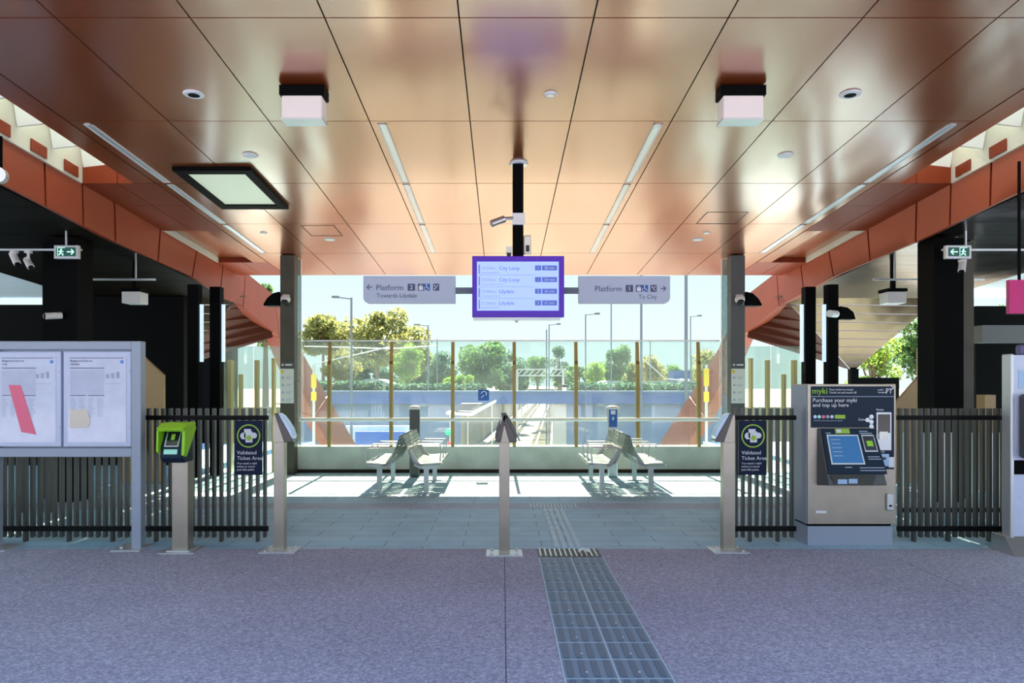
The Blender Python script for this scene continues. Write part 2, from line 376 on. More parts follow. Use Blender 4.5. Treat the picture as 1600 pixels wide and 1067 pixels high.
# light wells (slots) with cross fins
for s, side in ((-1, 'left'), (1, 'right')):
    def U(u): return XC + s * u
    t = thing('skylight', 'glazed roof slot with cross fins along the %s edge of the copper ceiling' % side, 'skylight', (U(5.0), 7, zc(7)), 'roof slots beside the copper ceiling')
    m = MB()
    for (a, b_) in ((1.83, 9.26), (11.5, 13.7)):
        m.slab(min(U(4.53), U(4.56)), max(U(4.53), U(4.56)), a, b_, lambda Y: zc(Y) + .27, .35)
        m.slab(min(U(5.44), U(5.47)), max(U(5.44), U(5.47)), a, b_, lambda Y: zc(Y) + .0, .62)
    m.build('reveal', 'wall_cream', t)
    m = MB()
    for (a, b_) in ((1.83, 9.25), (11.51, 13.69)): m.slab(min(U(4.535), U(4.80)), max(U(4.535), U(4.80)), a, b_, zc, .27)
    m.slab(min(U(4.57), U(5.43)), max(U(4.57), U(5.43)), 11.6, 13.69, lambda Y: zc(Y) + .09, .18)
    m.build('edge_strip', 'copper', t)
    for (a, b_) in ((1.83, 9.26),):
        m = MB(); m.slab(min(U(4.53), U(5.47)), max(U(4.53), U(5.47)), a, b_, lambda Y: zc(Y) + .62, .012); m.build('glazing', 'frosted', t)
    yy = 9.26
    while yy > 1.9:
        m = MB()
        x0, x1 = U(4.81), U(5.43)
        m.hexa([(x0, yy, zc(yy) + .27), (x1, yy, zc(yy) + .20), (x1, yy + .03, zc(yy) + .20), (x0, yy + .03, zc(yy) + .27),
                (x0, yy - .12, zc(yy) + .61), (x1, yy - .12, zc(yy) + .61), (x1, yy - .09, zc(yy) + .61), (x0, yy - .09, zc(yy) + .61)])
        m.build('fin', 'white', t)
        m = MB(); m.slab(min(x0, x1), max(x0, x1), yy - .16, yy - .13, lambda Y: zc(Y) + .5, .1); m.build('gap_shade', 'seam', t)  # dark bar added to stand for the shaded gap between fins
        m = MB(); m.slab(min(U(5.42), U(5.435)), max(U(5.42), U(5.435)), yy - .40, yy - .12, lambda Y: zc(Y) + .03, .13); m.build('copper_reveal', 'copper_matt', t)
        yy -= .63

# folded copper beams that run along the slots and go down outside the glass
def beam_pt(x, y, u=5.48):
    Y = F * (u - XC) / (785 - x); return (Y, PZ(y, Y))
top_px = [(-420, -72), (0, 187), (180, 301), (310, 385), (385, 425), (430, 462), (470, 545), (512, 618), (560, 700)]
bot_px = [(-420, 82), (0, 285), (180, 378), (300, 432), (380, 478), (437, 527), (462, 590), (490, 650), (517, 700)]
top = [beam_pt(*p) for p in top_px]; bot = [beam_pt(*p) for p in bot_px]
top.append((top[-1][0] + 2.2, -4.5)); bot.append((bot[-1][0] + .8, -4.5))
for s, side in ((-1, 'left'), (1, 'right')):
    x0, x1 = XC + s * 5.48, XC + s * 5.86
    t = thing('canopy_beam', 'folded copper clad beam sweeping down behind the %s column to a leg outside the glass' % side, 'beam', (x0, 14, 0), 'folded copper canopy beams')
    m = MB(); n = len(top)
    for i in range(n - 1):
        k = (4, 3, 2, 2)[i] if i < 4 else 1
        for j in range(k):
            def L(p, q, a): return (p[0] + (q[0] - p[0]) * a, p[1] + (q[1] - p[1]) * a)
            e1 = .006
            a0, a1 = j / k + (.012 if j else .012), (j + 1) / k - .004
            T0, T1, B0, B1 = L(top[i], top[i + 1], a0), L(top[i], top[i + 1], a1), L(bot[i], bot[i + 1], a0), L(bot[i], bot[i + 1], a1)
            m.hexa([(x0, *B0), (x0, *B1), (x1, B1[0], B1[1] + .12), (x1, B0[0], B0[1] + .12), (x0 + s * .02, *T0), (x0 + s * .02, *T1), (x1, *T1), (x1, *T0)])
    m.build('cladding', 'copper_matt', t)
    m = MB()
    for i in range(n - 1):
        m.hexa([(x0 + s * .03, bot[i][0], bot[i][1] + .03), (x0 + s * .03, bot[i + 1][0], bot[i + 1][1] + .03), (x1 - s * .02, bot[i + 1][0], bot[i + 1][1] + .14), (x1 - s * .02, bot[i][0], bot[i][1] + .14),
                (x0 + s * .04, top[i][0], top[i][1] - .02), (x0 + s * .04, top[i + 1][0], top[i + 1][1] - .02), (x1 - s * .02, top[i + 1][0], top[i + 1][1] - .02), (x1 - s * .02, top[i][0], top[i][1] - .02)])
    m.build('core', 'seam', t)
    # folded wing that comes down from the outer soffit to a point
    def U(x, Y): return XC + s * ((x - 785) * Y / F - XC)
    def W(x, y, Y): return Vector((U(x, Y), Y, PZ(y, Y)))
    t2 = thing('canopy_wing', 'folded metal soffit wing tapering down to a point, %s side' % side, 'canopy', (U(1333, 16), 16, 1.9), 'folded soffit wings beyond the outer soffits')
    A_, S1, S2, S3, T_ = W(1168, 527, 17.2), W(1222, 462, 14.9), W(1330, 462, 14.9), W(1470, 464, 14.9), W(1333, 578, 16)
    def rows(mb, pa, pb, qa, qb, k):               # strips between edge pa-pb and edge qa-qb
        for i in range(k):
            a0, a1 = i / k + (.012 if k > 6 else .0), (i + 1) / k
            p = [pa.lerp(qa, a0), pb.lerp(qb, a0), pb.lerp(qb, a1), pa.lerp(qa, a1)]
            o = Vector((0, .03, .02) if k > 6 else (0, .008, .004)); mb.hexa([*p, *[v + o for v in p]])
    m = MB(); rows(m, S1, S2, T_ + Vector((-.04 * s, 0, 0)), T_, 9); m.build('front_face', 'soffit_warm', t2)
    m = MB(); rows(m, S2, S3, T_, T_ + Vector((.04 * s, 0, 0)), 9); m.build('outer_face', 'soffit_warm', t2)
    m = MB(); rows(m, W(1178, 462, 17.0), S1, A_, T_ + Vector((-.05 * s, .02, 0)), 6); m.build('inner_face', 'copper_shaded', t2)  # copper in shade, the darkness put into its colour
    box('post', 'black', t2, U(1328, 16), U(1340, 16), 15.95, 16.1, 0, 1.93)

# ------------------------------------------------------------------ back glass screen
YG = 13.4
gx0, gx1 = PX(470, YG), PX(1128, YG)
tag(box('wall_back', 'concrete_wall', None, gx0 - .3, gx1 + .3, YG - .05, YG + .25, .05, PZ(697, YG)), kind='structure')
tag(box('trim_1', 'seam', None, gx0 - .3, gx1 + .3, YG - .07, YG + .25, 0, .06), kind='structure')
t = thing('glass_screen', 'tall clear glass screen with brass fins and pale handrail above the concrete upstand', 'glass screen', (XC, YG, PZ(697, YG)))
zb, zt = PZ(698, YG), PZ(533, YG)
pxs = [515, 611.5, 707.5, 803.5, 900, 996, 1091.5]
edges = [gx0] + [PX(x, YG) for x in pxs] + [gx1]
for a, b_ in zip(edges, edges[1:]): box('pane', 'glass', t, a + .01, b_ - .01, YG + .06, YG + .075, zb, zt)
for x in pxs:
    X = PX(x, YG); m = MB()
    m.prism([(YG - .06, zb), (YG + .05, zb), (YG + .05, zt - .01), (YG + .035, zt - .01), (YG - .02, zt - .36), (YG - .06, zt - .42)], 'x', X - .03, X + .03)
    m.build('post', 'brass', t)
box('top_rail', 'steel', t, gx0, gx1, YG + .05, YG + .09, zt, zt + .025)
m = MB(); m.tube((gx0, YG - .1, PZ(655, YG)), (gx1, YG - .1, PZ(655, YG)), .034)
for x in pxs: m.box(PX(x, YG) - .01, PX(x, YG) + .01, YG - .1, YG - .05, PZ(655, YG) - .01, PZ(655, YG) + .01)
m.build('handrail', 'white', t, smooth=False)
# tall jamb panes beside the columns
for s, side in ((-1, 'left'), (1, 'right')):
    X = gx0 if s < 0 else gx1
    t = thing('glass_jamb', 'narrow full-height pale glass jamb beside the %s column' % side, 'glass panel', (X, YG, 0), 'full height glass jambs')
    box('pane', 'glass_grey', t, X, X + s * .10, YG - .02, YG - .005, .06, zc(YG) - .01)
    box('edge_strip', 'steel_light', t, X - s * .012, X, YG - .03, YG + .02, .06, zc(YG) - .01)
# hearing loop sticker on the glass
t = thing('hearing_loop_sticker', 'square blue hearing loop sticker on the glass screen', 'sticker', (PX(755, YG), YG + .04, PZ(617, YG)))
box('backing', 'sign_blue', t, PX(747, YG), PX(764, YG), YG + .05, YG + .058, PZ(626, YG), PZ(609, YG))
m = MB(); cx, cz = PX(756, YG), PZ(616, YG)
pts = [(cx + .045 * math.cos(a), YG + .047, cz + .045 * math.sin(a) + .01) for a in [R(v) for v in range(-40, 200, 20)]]
m.path(pts, .008, 6); m.path([(cx - .05, YG + .047, cz - .06), (cx + .0, YG + .047, cz - .02)], .008, 6); m.build('ear_symbol', 'text_white', t)

# side glass screens with brass fins
for s, side in ((-1, 'left'), (1, 'right')):
    def U(u): return XC + s * u
    Y = 13.55; zt2 = PZ(541, Y)
    t = thing('side_glass_screen', 'grey glass screen with pale brass fins outside the %s column' % side, 'glass screen', (U(4.9), Y, 0), 'side glass screens')
    for k in range(2): box('pane', 'glass_side', t, U(4.15 + .6 * k), U(4.73 + .6 * k), Y, Y + .012, .03, zt2)
    for u, px, w_ in ((4.32, 560, .07), (4.62, 563, .09), (4.92, 585, .07), (5.10, 563, .10), (5.32, 572, .06)):
        box('fin', 'brass_pale', t, U(u), U(u + w_ * .6), Y - .16, Y - .02, .0, PZ(px, Y))

# ------------------------------------------------------------------ main columns
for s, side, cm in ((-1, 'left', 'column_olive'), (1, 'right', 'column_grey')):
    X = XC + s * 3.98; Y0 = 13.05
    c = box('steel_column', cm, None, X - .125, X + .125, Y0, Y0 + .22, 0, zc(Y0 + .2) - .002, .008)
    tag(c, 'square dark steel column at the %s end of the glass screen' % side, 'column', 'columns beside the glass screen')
    n = thing('notice', 'tall cream notice sheet with yellow dot on the %s column' % side, 'notice', (X, Y0 - .01, PZ(602, Y0)), 'notices on the columns')
    zt_, zb_ = PZ(576, Y0), PZ(630, Y0)
    box('sheet', 'notice', n, X - .12, X + .12, Y0 - .012, Y0 - .002, zb_, zt_)
    MB().lathe((X - .085, Y0 - .014, zt_ - .05), [(.03, 0), (.03, .003)], 16, 'y').build('dot', 'yellow', n)
    for k in range(4):
        z = zt_ - .16 - .13 * k
        m = MB(); m.lathe((X - .07, Y0 - .014, z), [(.022, 0), (.022, .003)], 10, 'y')
        for q in range(3): m.box(X - .02, X + .09 - .02 * q, Y0 - .014, Y0 - .011, z + .012 - .018 * q, z + .018 - .018 * q)
        m.build('printed_line', 'print_grey', n)
    m = MB(); m.box(X - .12, X + .12, Y0 - .012, Y0 - .002, PZ(574, Y0), PZ(566, Y0), 0); m.box(X - .03, X + .09, Y0 - .014, Y0 - .011, PZ(571, Y0), PZ(569, Y0), 1)
    m.lathe((X - .075, Y0 - .014, PZ(570, Y0)), [(.018, 0), (.018, .003)], 10, 'y', 1); m.build('header_plate', ['column_grey', 'text_white'], n)
    # camera hood and dome camera
    u0 = X + s * .126; zh = PZ(478, Y0)
    pr = [(u0, zh), (u0, zh + .25), (u0 + s * .12, zh + .22), (u0 + s * .22, zh + .13), (u0 + s * .28, zh + .03), (u0 + s * .28, zh)]
    m = MB(); m.prism(pr, 'y', Y0 - .05, Y0 + .2)
    tag(m.build('camera_hood', 'black', None, .01), 'black quarter-round hood fixed on the outer side of the %s column' % side, 'hood', 'hoods on the columns')
    t = thing('dome_camera', 'small white camera with black lens on the front of the %s column' % side, 'security camera', (X, Y0, PZ(470, Y0)), 'cameras on the columns')
    zz = PZ(470, Y0)
    MB().box(X - .05, X + .05, Y0 - .10, Y0 - .002, zz + .08, zz + .10).build('bracket', 'white', t)
    MB().lathe((X, Y0 - .1, zz), [(.02, .09), (.06, .08), (.085, .04), (.085, -.01), (.06, -.04)], 18).build('housing', 'white_plastic', t, smooth=True)
    MB().lathe((X, Y0 - .13, zz - .02), [(.01, -.075), (.045, -.06), (.062, -.02), (.062, .02)], 16).build('lens', 'black_gloss', t, smooth=True)

# dark secondary columns under the beams with pale bluish emissive strips
for s, side in ((-1, 'left'), (1, 'right')):
    for u, Y, nm in ((5.20, 12.9, 'inner'), (5.46, 12.6, 'outer')):
        X = XC + s * u; zt_ = 3.42 if nm == 'inner' else 3.44
        c = thing('black_column', '%s of the two slim black columns under the %s beam' % (nm, side), 'column', (X, Y, 0), 'slim black columns under the beams')
        box('shaft', 'black', c, X - .09, X + .09, Y, Y + .18, 0, 3.30)
        box('pale_strip', 'emissive_cool', c, X - s * .10, X - s * .14, Y + .05, Y + .12, PZ(565, Y), PZ(475, Y))  # pale strip with a weak bluish emission
    # large dark column, further out
    Y = 10.0; X = XC + s * 5.9 if s > 0 else -5.92
    c = box('black_pier', 'black', None, X - .24, X + .16, Y, Y + .4, 0, zo(Y + .4) - .004)
    tag(c, 'broad black pier below the exit sign on the %s side' % side, 'column', 'broad black piers')
    c = box('black_post', 'column_olive' if s > 0 else 'black', None, X + s * .42 - .07, X + s * .42 + .07, Y + .3, Y + .45, 0, zo(Y + .5) - .004)
    tag(c, 'slim dark post just outside the broad black pier, %s side' % side, 'post', 'slim posts beside the piers')
    # exit sign
    Y = 9.7; t = thing('exit_sign', 'green and white running man exit sign hung from a thin rail, %s side' % side, 'exit sign', (XC + s * 6.1, Y, 3.2), 'exit signs')
    xa, xb = (PX(84, Y), PX(122, Y)) if s < 0 else (PX(1478, Y), PX(1518, Y)); z0, z1 = PZ(404, Y), PZ(383, Y)
    box('housing', 'steel_light', t, xa, xb, Y, Y + .06, z0, z1, .005)
    box('face', 'exit_green', t, xa + .03, xb - .03, Y - .004, Y, z0 + .03, z1 - .03)
    cx = (xa + xb) / 2; cz = (z0 + z1) / 2
    m = MB(); arrow_pts(m, cx - s * .055 * 1, Y - .007, cz, .09, .035, .014, s < 0); 
    m.build('arrow', 'exit_white', t) if False else None
    m = MB(); arrow_pts(m, cx + (.06 if s < 0 else -.06), Y - .007, cz, .09, .035, .014, s < 0); m.build('arrow', 'exit_white', t)
    m = MB(); q = cx + (-.06 if s < 0 else .06); m.box(q - .05, q - .044, Y - .007, Y - .004, cz - .055, cz + .055); m.box(q - .05, q + .05, Y - .007, Y - .004, cz + .05, cz + .056)
    m.lathe((q, Y - .007, cz + .03), [(.012, 0), (.012, .003)], 10, 'y')
    for a, b_ in (((0, .015), (-.01, -.015)), ((-.01, -.015), (.025, -.03)), ((.025, -.03), (.02, -.05)), ((-.01, -.015), (-.03, -.045)), ((0, .012), (.03, .0)), ((0, .012), (-.03, .005))):
        m.tube((q + a[0], Y - .005, cz + a[1]), (q + b_[0], Y - .005, cz + b_[1]), .007, 6)
    m.build('running_man', 'exit_white', t)
    m = MB(); xe = XC + s * 11
    m.box(min(xa if s > 0 else xb + .04, xe), max(xb if s < 0 else xa - .04, xe), Y + .07, Y + .1, PZ(390, Y), PZ(387, Y))
    for u in (5.95, 7.2, 8.9): m.box(XC + s * u - .01, XC + s * u + .01, Y + .07, Y + .09, PZ(389, Y), zo(Y) - .002)
    tag(m.build('conduit_rail', 'steel_light', None), 'pale conduit rail carrying the %s exit sign' % side, 'rail', 'conduit rails by the exit signs')
    Y = 11.0; m = MB(); X0, X1 = sorted((XC + s * 5.35, XC + s * 7.0))
    m.box(X0, X1, Y, Y + .03, PZ(438, Y), PZ(435, Y)); m.box(X0 + .3, X0 + .32, Y, Y + .02, PZ(436, Y), zo(Y) - .002); m.box(X1 - .3, X1 - .28, Y, Y + .02, PZ(436, Y), zo(Y) - .002)
    tag(m.build('conduit_rail', 'steel_light', None), 'thin pale rail hanging behind the black pier, %s side' % side, 'rail', 'rear conduit rails')
    # box lamp
    Y = 11.5; X = XC + s * ((1395 - 785) * Y / F - XC); zb_, zt_ = PZ(475, Y), PZ(457, Y)
    t = thing('box_lamp', 'small cream box lamp under the %s outer soffit' % side, 'lamp', (X, Y, zb_), 'box lamps under the outer soffits')
    box('diffuser', 'white_plastic', t, X - .14, X + .14, Y - .14, Y + .14, zb_, zt_, .01)
    box('mount', 'black', t, X - .15, X + .15, Y - .15, Y + .15, zt_, zt_ + .05); box('hanger', 'black', t, X - .03, X + .03, Y - .03, Y + .03, zt_ + .05, zo(Y) - .002)

def camera(label, X, Y, Z, ztop, dx, dy, dz, group=None):
    t = thing('bullet_camera', label, 'security camera', (X, Y, Z), group)
    m = MB(); m.tube((X, Y, Z), (X, Y, ztop), .018); m.lathe((X, Y, ztop - .03), [(.05, 0), (.05, .03)], 14); m.build('bracket', 'white_plastic', t)
    d_ = Vector((dx, dy, dz)).normalized(); p = Vector((X, Y, Z))
    MB().tube(p - d_ * .08, p + d_ * .12, .045, 14).build('housing', 'white_plastic', t, .008)
    MB().tube(p + d_ * .12, p + d_ * .14, .034, 14).build('lens', 'black_gloss', t)
camera('white bullet camera at far left under the dark soffit', PX(44, 9.78), 9.785, PZ(410, 9.78), PZ(390, 9.7) - .002, .6, -.5, -.6)
camera('white bullet camera left of the exit sign, aimed at the floor', PX(22, 9.78), 9.785, PZ(402, 9.78), PZ(390, 9.7) - .002, .5, -.3, -.7)
camera('small white camera low in front of the left black pier', PX(78, 9.8), 9.92, PZ(493, 9.9), PZ(489, 9.9), -.7, -.6, -.1)
camera('white bullet camera hanging under the right exit sign', PX(1500, 9.78), 9.73, PZ(415, 9.78), PZ(404, 9.7) - .012, -.4, -.5, -.8)
t = thing('bullet_camera', 'white camera with black hood on the outer black column, right side', 'security camera', (5.72, 12.5, PZ(491, 12.5)))
MB().tube((5.62, 12.45, PZ(491, 12.5)), (5.42, 12.25, PZ(492, 12.5)), .06, 14).build('housing', 'white', t)
m = MB(); u0 = 5.74; zh = PZ(499, 12.6); m.prism([(u0, zh), (u0, zh + .22), (u0 + .12, zh + .2), (u0 + .22, zh + .12), (u0 + .26, zh)], 'y', 12.55, 12.75); m.build('hood', 'black', t)
t = thing('spot_lamp', 'silver spotlight at the left edge of the frame under the copper beam', 'lamp', (PX(-3, 6.5), 6.5, PZ(280, 6.5)))
MB().tube((PX(-12, 6.5), 6.6, PZ(270, 6.5)), (PX(6, 6.5), 6.4, PZ(277, 6.5)), .07, 16).build('housing', 'steel_light', t)
MB().tube((PX(-12, 6.5), 6.6, PZ(270, 6.5)), (PX(-12, 6.5), 6.6, zo(6.6)), .02).build('stem', 'black', t)

# ------------------------------------------------------------------ dark surroundings on both sides
tag(box('wall_left', 'black', None, -16, -7.3, 20.0, 20.4, 0, 3.6), kind='structure')
m = MB(); m.prism([(PX(x, 14.55), min(zo(14.8) - .004, max(0, PZ(y_, 14.55)))) for x, y_ in ((-160, 800), (-160, 476), (122, 476), (122, 445), (287, 445), (287, 800))], 'y', 14.55, 14.75)
tag(m.build('wall_left', 'black'), kind='structure')
tag(box('wall_right', 'black', None, PX(1334, 17), PX(1405, 17), 17, 17.2, 0, PZ(590, 17)), kind='structure')
tag(box('wall_right', 'black', None, PX(1525, 14), PX(1700, 14), 14, 14.2, 0, PZ(478, 14)), kind='structure')
def stair_panel(label, pts, Y, pcat='stair side'):
    m = MB(); m.prism([(PX(x, Y), PZ(y, Y)) for x, y in pts], 'y', Y, Y + .08)
    tag(m.build('stair_balustrade', 'tan_panel', None), label, pcat)
stair_panel('tan metal stair side with sloping top behind the noticeboard', [(190, 753), (190, 545), (218, 552), (255, 586), (255, 753)], 12.0)
stair_panel('tan stair side with sloping top right of the ticket machine', [(1395, 753), (1395, 635), (1437, 588), (1468, 585), (1468, 753)], 12.0)
tag(box('tan_cabinet', 'tan_panel', None, PX(1447, 13), PX(1468, 13), 13, 13.3, 0, PZ(543, 13)), 'upright tan panel against the right black pier', 'panel')
tag(box('tan_box', 'tan_panel', None, PX(1539, 11), PX(1556, 11), 11, 11.2, 0, PZ(617, 11)), 'small tan box behind the far right fence', 'box')
tag(box('lintel_beam', 'column_grey', None, PX(1535, 13), PX(1640, 13), 13, 13.3, PZ(535, 13), PZ(508, 13)), 'grey horizontal lintel behind the right black pier', 'beam')

# ------------------------------------------------------------------ ceiling fittings
RUNS = [(7.44, 9.22), (9.30, 11.07), (11.15, 12.93)]
for uX, desc in ((-4.36, 'outermost left'), (-1.39, 'inner left'), (1.39, 'inner right'), (4.36, 'outermost right')):
    for k, (a, b_) in enumerate(RUNS):
        X = XC + uX; w_ = .045
        t = thing('linear_light', 'slim recessed linear light, %s length of the %s row' % (('nearest', 'middle', 'farthest')[k], desc), 'light', (X, a, zc(a)), 'linear lights in the copper ceiling')
        m = MB()
        for q0, q1 in ((-w_, -w_ + .014), (w_ - .014, w_)): m.slab(X + q0, X + q1, a, b_, lambda Y: zc(Y) - .008, .007)
        m.slab(X - w_, X + w_, a, a + .02, lambda Y: zc(Y) - .008, .007); m.slab(X - w_, X + w_, b_ - .02, b_, lambda Y: zc(Y) - .008, .007)
        m.build('frame', 'white_plastic', t)
        m = MB(); m.slab(X - w_ + .014, X + w_ - .014, a + .02, b_ - .02, lambda Y: zc(Y) - .004, .003); m.build('diffuser', 'steel_light', t)
def disc(name, label, cat, X, Y, r, kind, group):
    z = zc(Y); t = thing(name, label, cat, (X, Y, z), group)
    MB().lathe((X, Y, z), [(r * .9, -.014), (r, -.006), (r, .004)], 28).build('rim', 'white', t)
    if kind == 'hole': MB().lathe((X, Y, z), [(r * .55, -.016), (r * .55, -.004)], 24).build('speaker_hole', 'black', t)
    if kind == 'light': MB().lathe((X, Y, z), [(r * .55, -.018), (r * .6, -.004)], 24).build('lens', 'steel', t)
disc('ceiling_speaker', 'round white ceiling speaker with black centre, left half of the ceiling', 'speaker', -2.83, 6.78, .095, 'hole', 'ceiling speakers')
disc('ceiling_speaker', 'round white ceiling speaker with black centre, right half of the ceiling', 'speaker', 3.19, 6.78, .095, 'hole', 'ceiling speakers')
disc('ceiling_sensor', 'small white ring sensor in the middle of the ceiling', 'sensor', .44, 6.78, .06, 'light', 'small ceiling discs')
disc('smoke_detector', 'flat white ceiling disc just beyond the left speaker', 'smoke detector', -2.83, 8.3, .085, '', 'small ceiling discs')
disc('smoke_detector', 'flat white ceiling disc just beyond the right speaker', 'smoke detector', 3.18, 8.3, .085, '', 'small ceiling discs')
disc('smoke_detector', 'far left flat white disc near the glass', 'smoke detector', PX(515, 12.02), 12.02, .085, '', 'small ceiling discs')
disc('smoke_detector', 'far right flat white disc near the glass', 'smoke detector', PX(1090, 12.02), 12.02, .085, '', 'small ceiling discs')
disc('smoke_detector', 'smaller flat white disc beside the far right disc', 'smoke detector', PX(1104, 11.6), 11.6, .055, '', 'small ceiling discs')
disc('smoke_detector', 'small flat white disc above the far end of the outer left light row', 'smoke detector', PX(412, 11.6), 11.6, .055, '', 'small ceiling discs')
for s, side in ((-1, 'left'), (1, 'right')):
    X, Y = XC + s * 1.965, 6.66; z = zc(Y)
    t = thing('ceiling_box_lamp', 'square white lamp box under a black mounting collar, %s side of the ceiling' % side, 'lamp', (X, Y, z), 'box lamps under the copper ceiling')
    box('collar', 'black', t, X - .2, X + .2, Y - .1, Y + .1, z - .10, z - .008, .008)
    box('diffuser', 'lamp_white', t, X - .18, X + .18, Y - .09, Y + .09, z - .30, z - .10, .012)
    box('bottom_trim', 'steel_light', t, X - .185, X + .185, Y - .095, Y + .095, z - .315, z - .298)
# dark framed ceiling panel light
t = thing('panel_light', 'pale rectangular light panel in a thick black frame on the left of the ceiling', 'light', (-3.4, 9.4, zc(9.4)))
def zh_(Y): return zc(Y) - .05
m = MB(); a, b_, c, d_ = -3.87, -2.95, 8.66, 10.2
for (q0, q1, r0, r1) in ((a, a + .11, c, d_), (b_ - .11, b_, c, d_), (a + .11, b_ - .11, c, c + .13), (a + .11, b_ - .11, d_ - .17, d_)): m.slab(q0, q1, r0, r1, zh_, .048)
m.build('frame', 'black', t); m = MB(); m.slab(a + .11, b_ - .11, c + .13, d_ - .17, lambda Y: zc(Y) - .03, .02); m.build('diffuser', 'panel_glow', t)
# access hatches: thin seams in the ceiling
for x0, x1, y_, lab in ((470, 522, 352, 'left'), (1105, 1170, 331, 'right')):
    Y = 1155 * 3.06 / (668 - y_); X0, X1 = PX(x0, Y), PX(x1, Y); m = MB()
    for r in ((X0, X1, Y, Y + .015), (X0, X1, Y + .6, Y + .615), (X0, X0 + .012, Y, Y + .6), (X1 - .012, X1, Y, Y + .6)): m.slab(*r, lambda q: zc(q) - .003, .002)
    tag(m.build('access_hatch', 'seam', None), 'thin dark outline of the %s access hatch in the ceiling' % lab, 'hatch', 'ceiling access hatches')

# ------------------------------------------------------------------ hanging sign group
YS = 8.46; XP = XC + .0
t = thing('hanging_post', 'square black post hanging from the ceiling with a grey crossbar', 'post', (XP, YS, zc(YS)))
box('post', 'black', t, XP - .062, XP + .062, YS + .04, YS + .16, 2.6, zc(YS) - .012)
MB().lathe((XP + .01, YS + .10, zc(YS)), [(.10, -.03), (.11, -.01), (.11, .0)], 24).build('ceiling_plate', 'steel_light', t)
zcb = PZ(453, YS); box('crossbar', 'pole_grey', t, PX(711.5, YS), PX(904.5, YS), YS + .045, YS + .09, zcb - .035, zcb + .035)
# display
x0, x1, z0, z1 = PX(738, YS), PX(881, YS), PZ(496, YS), PZ(401, YS)
t = thing('departure_display', 'purple framed departure display hanging in the centre', 'display', (XP, YS, z0))
box('housing', 'purple', t, x0, x1, YS - .05, YS + .038, z0, z1, .006)
sx0, sx1, sz0, sz1 = PX(745.5, YS), PX(872.5, YS), PZ(486, YS), PZ(410, YS); yf = YS - .056
box('screen', 'display_glow', t, sx0, sx1, yf, YS - .05, sz0, sz1)
box('bottom_bar', 'steel_light', t, PX(740, YS), PX(875, YS), YS - .04, YS + .03, z0 - .035, z0 - .005)
MB().lathe((PX(807, YS), YS - .02, z0 - .04), [(.005, -.02), (.018, -.008), (.018, .004)], 12).build('sensor', 'steel', t)
rowh = (sz1 - sz0) / 4.2
for k, (tm, ds, sb, pl, mn) in enumerate((('10:03am', 'City Loop', 'Stopping all stations', '1', '20 min'), ('10:33am', 'City Loop', 'Limited express service', '1', '50 min'),
                                          ('10:49am', 'Lilydale', 'Stopping all stations', '2', '36 min'), ('11:36am', 'Lilydale', 'Stopping all stations', '2', '67 min'))):
    zz = sz1 - .055 - rowh * k
    text(tm, .048, (sx0 + .05, yf - .002, zz - .035), 'display_line', t, name='time_text')
    text(ds, .058, (sx0 + .25, yf - .002, zz - .038), 'display_ink', t, name='destination_text')
    text(sb, .026, (sx0 + .05, yf - .002, zz - .078), 'display_line', t, name='service_text')
    box('time_tile', 'display_ink', t, sx1 - .19, sx1 - .02, yf - .003, yf - .0005, zz - .045, zz + .012)
    box('platform_tile', 'display_ink', t, sx1 - .27, sx1 - .20, yf - .003, yf - .0005, zz - .045, zz + .012)
    text(mn, .042, (sx1 - .105, yf - .005, zz - .031), 'text_white', t, 'CENTER', 'minutes_text')
    text(pl, .042, (sx1 - .235, yf - .005, zz - .031), 'text_white', t, 'CENTER', 'platform_number')
    box('row_marker', 'display_ink', t, sx0 + .02, sx0 + .032, yf - .003, yf - .0005, zz - .085, zz + .02)
    if k < 3: box('divider', 'display_line', t, sx0 + .03, sx1 - .27, yf - .003, yf - .0005, zz - .1, zz - .096)
